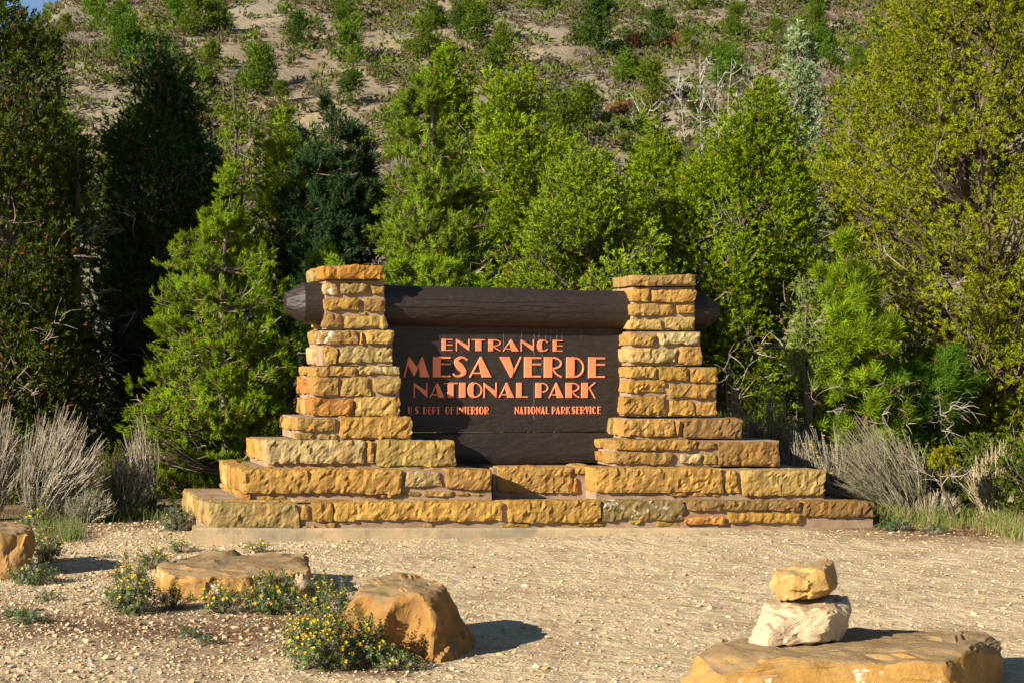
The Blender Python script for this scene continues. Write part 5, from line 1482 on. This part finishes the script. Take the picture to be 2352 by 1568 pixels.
# ------------------------------------------------------------------ vegetation of the hillside
def hill_bush_mesh(kind, seed):
    rng = np.random.default_rng(seed)
    fb = MB()
    if kind == 'dead':
        K = 60; s = np.zeros((K, 3)) + rng.normal(0, .08, (K, 3)) * [1, 1, .2]
        d = unit(rng.normal(0, .7, (K, 3)) + [0, 0, .9])
        tubes(fb, bez(s, s + d * .3 + rng.normal(0, .05, (K, 3)), s + d * rng.uniform(.5, 1.0, (K, 1)), 4), np.linspace(.016, .005, 4)[None], 3, jitter_col((1, 1, 1), K, rng, .2, .02))
        for q in range(2):
            e = s + d * rng.uniform(.3, .7, (K, 1)); dd = unit(d + rng.normal(0, .6, (K, 3)))
            tubes(fb, bez(e, e + dd * .15, e + dd * .33, 3), np.array([[.010, .007, .004]]), 3, jitter_col((1, 1, 1), K, rng, .2, .02))
        return fb.mesh('twigs', M['leaf'])
    n = {'tree': 700, 'bush': 420, 'sage': 200}[kind]
    ncl = {'tree': 26, 'bush': 12, 'sage': 9}[kind]
    if kind == 'tree':
        zc = rng.uniform(.12, 1.0, ncl); rr = .34 * np.sqrt(np.clip(1.05 - zc, .02, 1)) * np.clip(zc * 6, .3, 1)
        a = rng.uniform(0, 6.28, ncl); f = rng.uniform(.3, 1, ncl)
        C = np.stack([rr * f * np.cos(a), rr * f * np.sin(a), zc], 1); rc = .16
    else:
        u3 = unit(rng.normal(0, 1, (ncl, 3))) * rng.random((ncl, 1)) ** .5
        C = u3 * [.45, .45, .25] + [0, 0, .32]; rc = .22
    ci = rng.integers(0, ncl, n); off = unit(rng.normal(0, 1, (n, 3))) * rng.random((n, 1)) ** .45 * rc
    cb = rng.uniform(.7, 1.3, ncl)
    up = {'tree': .8, 'bush': .6, 'sage': 1.4}[kind]
    multi(fb, JUN if kind != 'sage' else SAGE, C[ci] + off, unit(off / rc * .8 + [0, 0, up] + rng.normal(0, .3, (n, 3))), {'tree': .085, 'bush': .12, 'sage': .15}[kind] * rng.uniform(.6, 1.3, n),
          jitter_col((1, 1, 1), n, rng, .25, .06) * cb[ci][:, None], rng)
    if kind == 'tree':
        tubes(fb, [np.array([[0, 0, -.1], [.02, 0, .4], [0, .02, .9]])], [[.03, .02, .006]], 5, (.9, .55, 1.0))
    return fb.mesh('foliage_clump', M['leaf'])
HM = {k: [hill_bush_mesh(k, 600 + 10 * i + j) for j in range(5)] for i, k in enumerate(('tree', 'bush', 'sage', 'dead'))}
BARE = [(700, 165, 95, 48), (640, 120, 60, 28), (860, 92, 55, 26), (800, 215, 70, 30), (480, 112, 55, 26), (185, 88, 40, 18), (560, 75, 40, 18), (870, 215, 50, 20), (1340, 185, 55, 22), (1300, 130, 40, 14), (1010, 20, 60, 10), (1395, 225, 40, 14), (1545, 270, 30, 12), (1230, 150, 30, 12), (980, 160, 40, 18), (740, 40, 50, 12)]
def bare_w(u, v):
    w = np.zeros(len(u))
    for b_ in BARE: w = np.maximum(w, blob(u, v, *b_))
    return w
rng = np.random.default_rng(77)
def hill_points(n, ymin, ymax, keep_bare):
    out = []
    while sum(map(len, out)) < n:
        y = rng.uniform(ymin, ymax, n); x = rng.uniform(-1, 1, n) * (y + 21) * .31
        z = np.array([ground_z(a, b_) for a, b_ in zip(x, y)])
        u, v = proj(x, y, z)
        cl = np.array([fbm(a * .12, b_ * .12, 3.0, 1.0, 3) for a, b_ in zip(x, y)])
        p = np.clip(.75 + 1.2 * cl, .15, 1) * np.clip(1 - keep_bare * bare_w(u, v), 0.0, 1)
        k = rng.random(n) < p
        out.append(np.stack([x, y, z, u, v], 1)[k])
    return np.concatenate(out)[:n]
KINDS = {'tree': ('hillside_tree', 'rounded dark green pinyon tree dotted on the sunny hillside', 'tree', 'pinyon trees on the hillside'),
         'bush': ('hillside_shrub', 'mid green scrub oak bush growing on the hillside', 'shrub', 'green shrubs on the hillside'),
         'sage': ('hillside_sagebrush', 'dull grey-green sagebrush growing on the hillside', 'shrub', 'sagebrush on the hillside'),
         'dead': ('dead_shrub', 'bare grey leafless shrub on the hillside', 'dead shrub', 'bare shrubs on the hillside')}
def put(kind, x, y, z, size, col, label=None):
    nm, lb, ct, gp = KINDS[kind]
    o = bpy.data.objects.new(nm, HM[kind][rng.integers(0, 5)]); COL.objects.link(o)
    o.location = (x, y, z - .06 * size)
    o.rotation_euler = (rng.normal(0, .06), rng.normal(0, .06), rng.uniform(0, 6.28))
    o.scale = (size * rng.uniform(.85, 1.2), size * rng.uniform(.85, 1.2), size * rng.uniform(.6, 1.05)) if kind != 'tree' else (size * rng.uniform(1.0, 1.35), size * rng.uniform(1.0, 1.35), size)
    o.color = (*col, 1)
    tag(o, label or lb, ct, gp if label is None else None)
H = hill_points(300, 66, 164, 1.25)
for i, (x, y, z, u, v) in enumerate(H):
    r = rng.random()
    if r < .40: put('tree', x, y, z, rng.uniform(1.5, 3.2), np.array((.10, .17, .012)) * rng.uniform(.8, 1.25) * np.array([rng.uniform(.85, 1.3), 1, 1]))
    elif r < .66: put('bush', x, y, z, rng.uniform(1.2, 2.6), np.array((.13, .165, .025)) * rng.uniform(.75, 1.2))
    elif r < .84: put('sage', x, y, z, rng.uniform(1.4, 2.4), np.array((.17, .165, .09)) * rng.uniform(.8, 1.2))
    else: put('dead', x, y, z, rng.uniform(1.2, 2.2), np.array((.26, .21, .17)) * rng.uniform(.8, 1.2))
def hill_at(u, v):
    """Hillside point seen at a spot of the photograph."""
    for d in np.arange(70, 260, .5):
        p = P(u, v, d)
        if ground_z(p[0], p[1]) > p[2]: return p
    return P(u, v, 170)
for (u, v, s, kind, col, lab) in ((1450, 112, 2.0, 'bush', (.34, .17, .06), 'russet dead-leaved pine crown high on the hillside'), (1545, 118, 2.4, 'bush', (.36, .19, .08), 'pale orange dead-leaved bush right of the russet one'),
                                  (1425, 275, 2.2, 'bush', (.30, .16, .065), 'russet dead-leaved bush low on the hillside right of centre'), (1380, 130, 4.2, 'tree', (.055, .10, .014), 'largest dark pinyon standing on the upper hillside'),
                                  (1500, 120, 3.0, 'tree', (.05, .09, .014), 'dark pinyon between the two russet dead bushes'), (690, 110, 2.6, 'tree', (.07, .12, .015), 'pinyon above the bare clay bank'), (600, 200, 2.2, 'tree', (.07, .12, .015), 'pinyon left of the bare clay bank'),
                                  (725, 185, 1.6, 'sage', (.17, .15, .10), 'round grey sagebrush alone on the bare clay bank'), (800, 250, 2.4, 'tree', (.075, .125, .015), 'pinyon at the foot of the bare clay bank'), (1060, 95, 2.6, 'tree', (.07, .12, .015), 'pinyon on the slope above the twin-spired juniper')):
    p = hill_at(u, v); put(kind, p[0], p[1], p[2], s, np.array(col), lab)
# brush that nobody could count
mb = MB()
B_ = hill_points(16000, 60, 172, 1.02)
for kind, cols, part, srange in (('sage', (.185, .155, .085), B_[:10500], (.45, 1.0)), ('bush', (.13, .18, .025), B_[10500:], (.5, 1.2))):
    n = 11
    for j in range(5):
        r5 = np.random.default_rng(700 + j + (50 if kind == 'sage' else 0))
        u3 = unit(r5.normal(0, 1, (n, 3))) * r5.random((n, 1)) ** .4 * [.5, .5, .32] + [0, 0, .32]
        D = unit(u3 - [0, 0, .1] + r5.normal(0, .3, (n, 3)))
        # coarse leaf-clump faces: two crossed slivers each
        V, F = [], []
        for p, d in zip(u3, D):
            s = unit(np.cross(d, r5.normal(0, 1, 3))); w = np.cross(d, s)
            for q in (s, w):
                k0 = len(V); V += [p - q * .11, p + q * .11, p + d * .34]; F.append((k0, k0 + 1, k0 + 2))
        tm = (np.array(V), np.array(F), np.zeros(len(V)))
        sel = part[j::5]
        up = np.repeat([[0, 0, 1.0]], len(sel), 0) + r5.normal(0, .08, (len(sel), 3))
        scatter(mb, tm, sel[:, :3], up, r5.uniform(*srange, len(sel)), jitter_col(cols, len(sel), r5, .3, .1), r5)
mb.build('hillside_brush', M['leaf'])['kind'] = 'stuff'
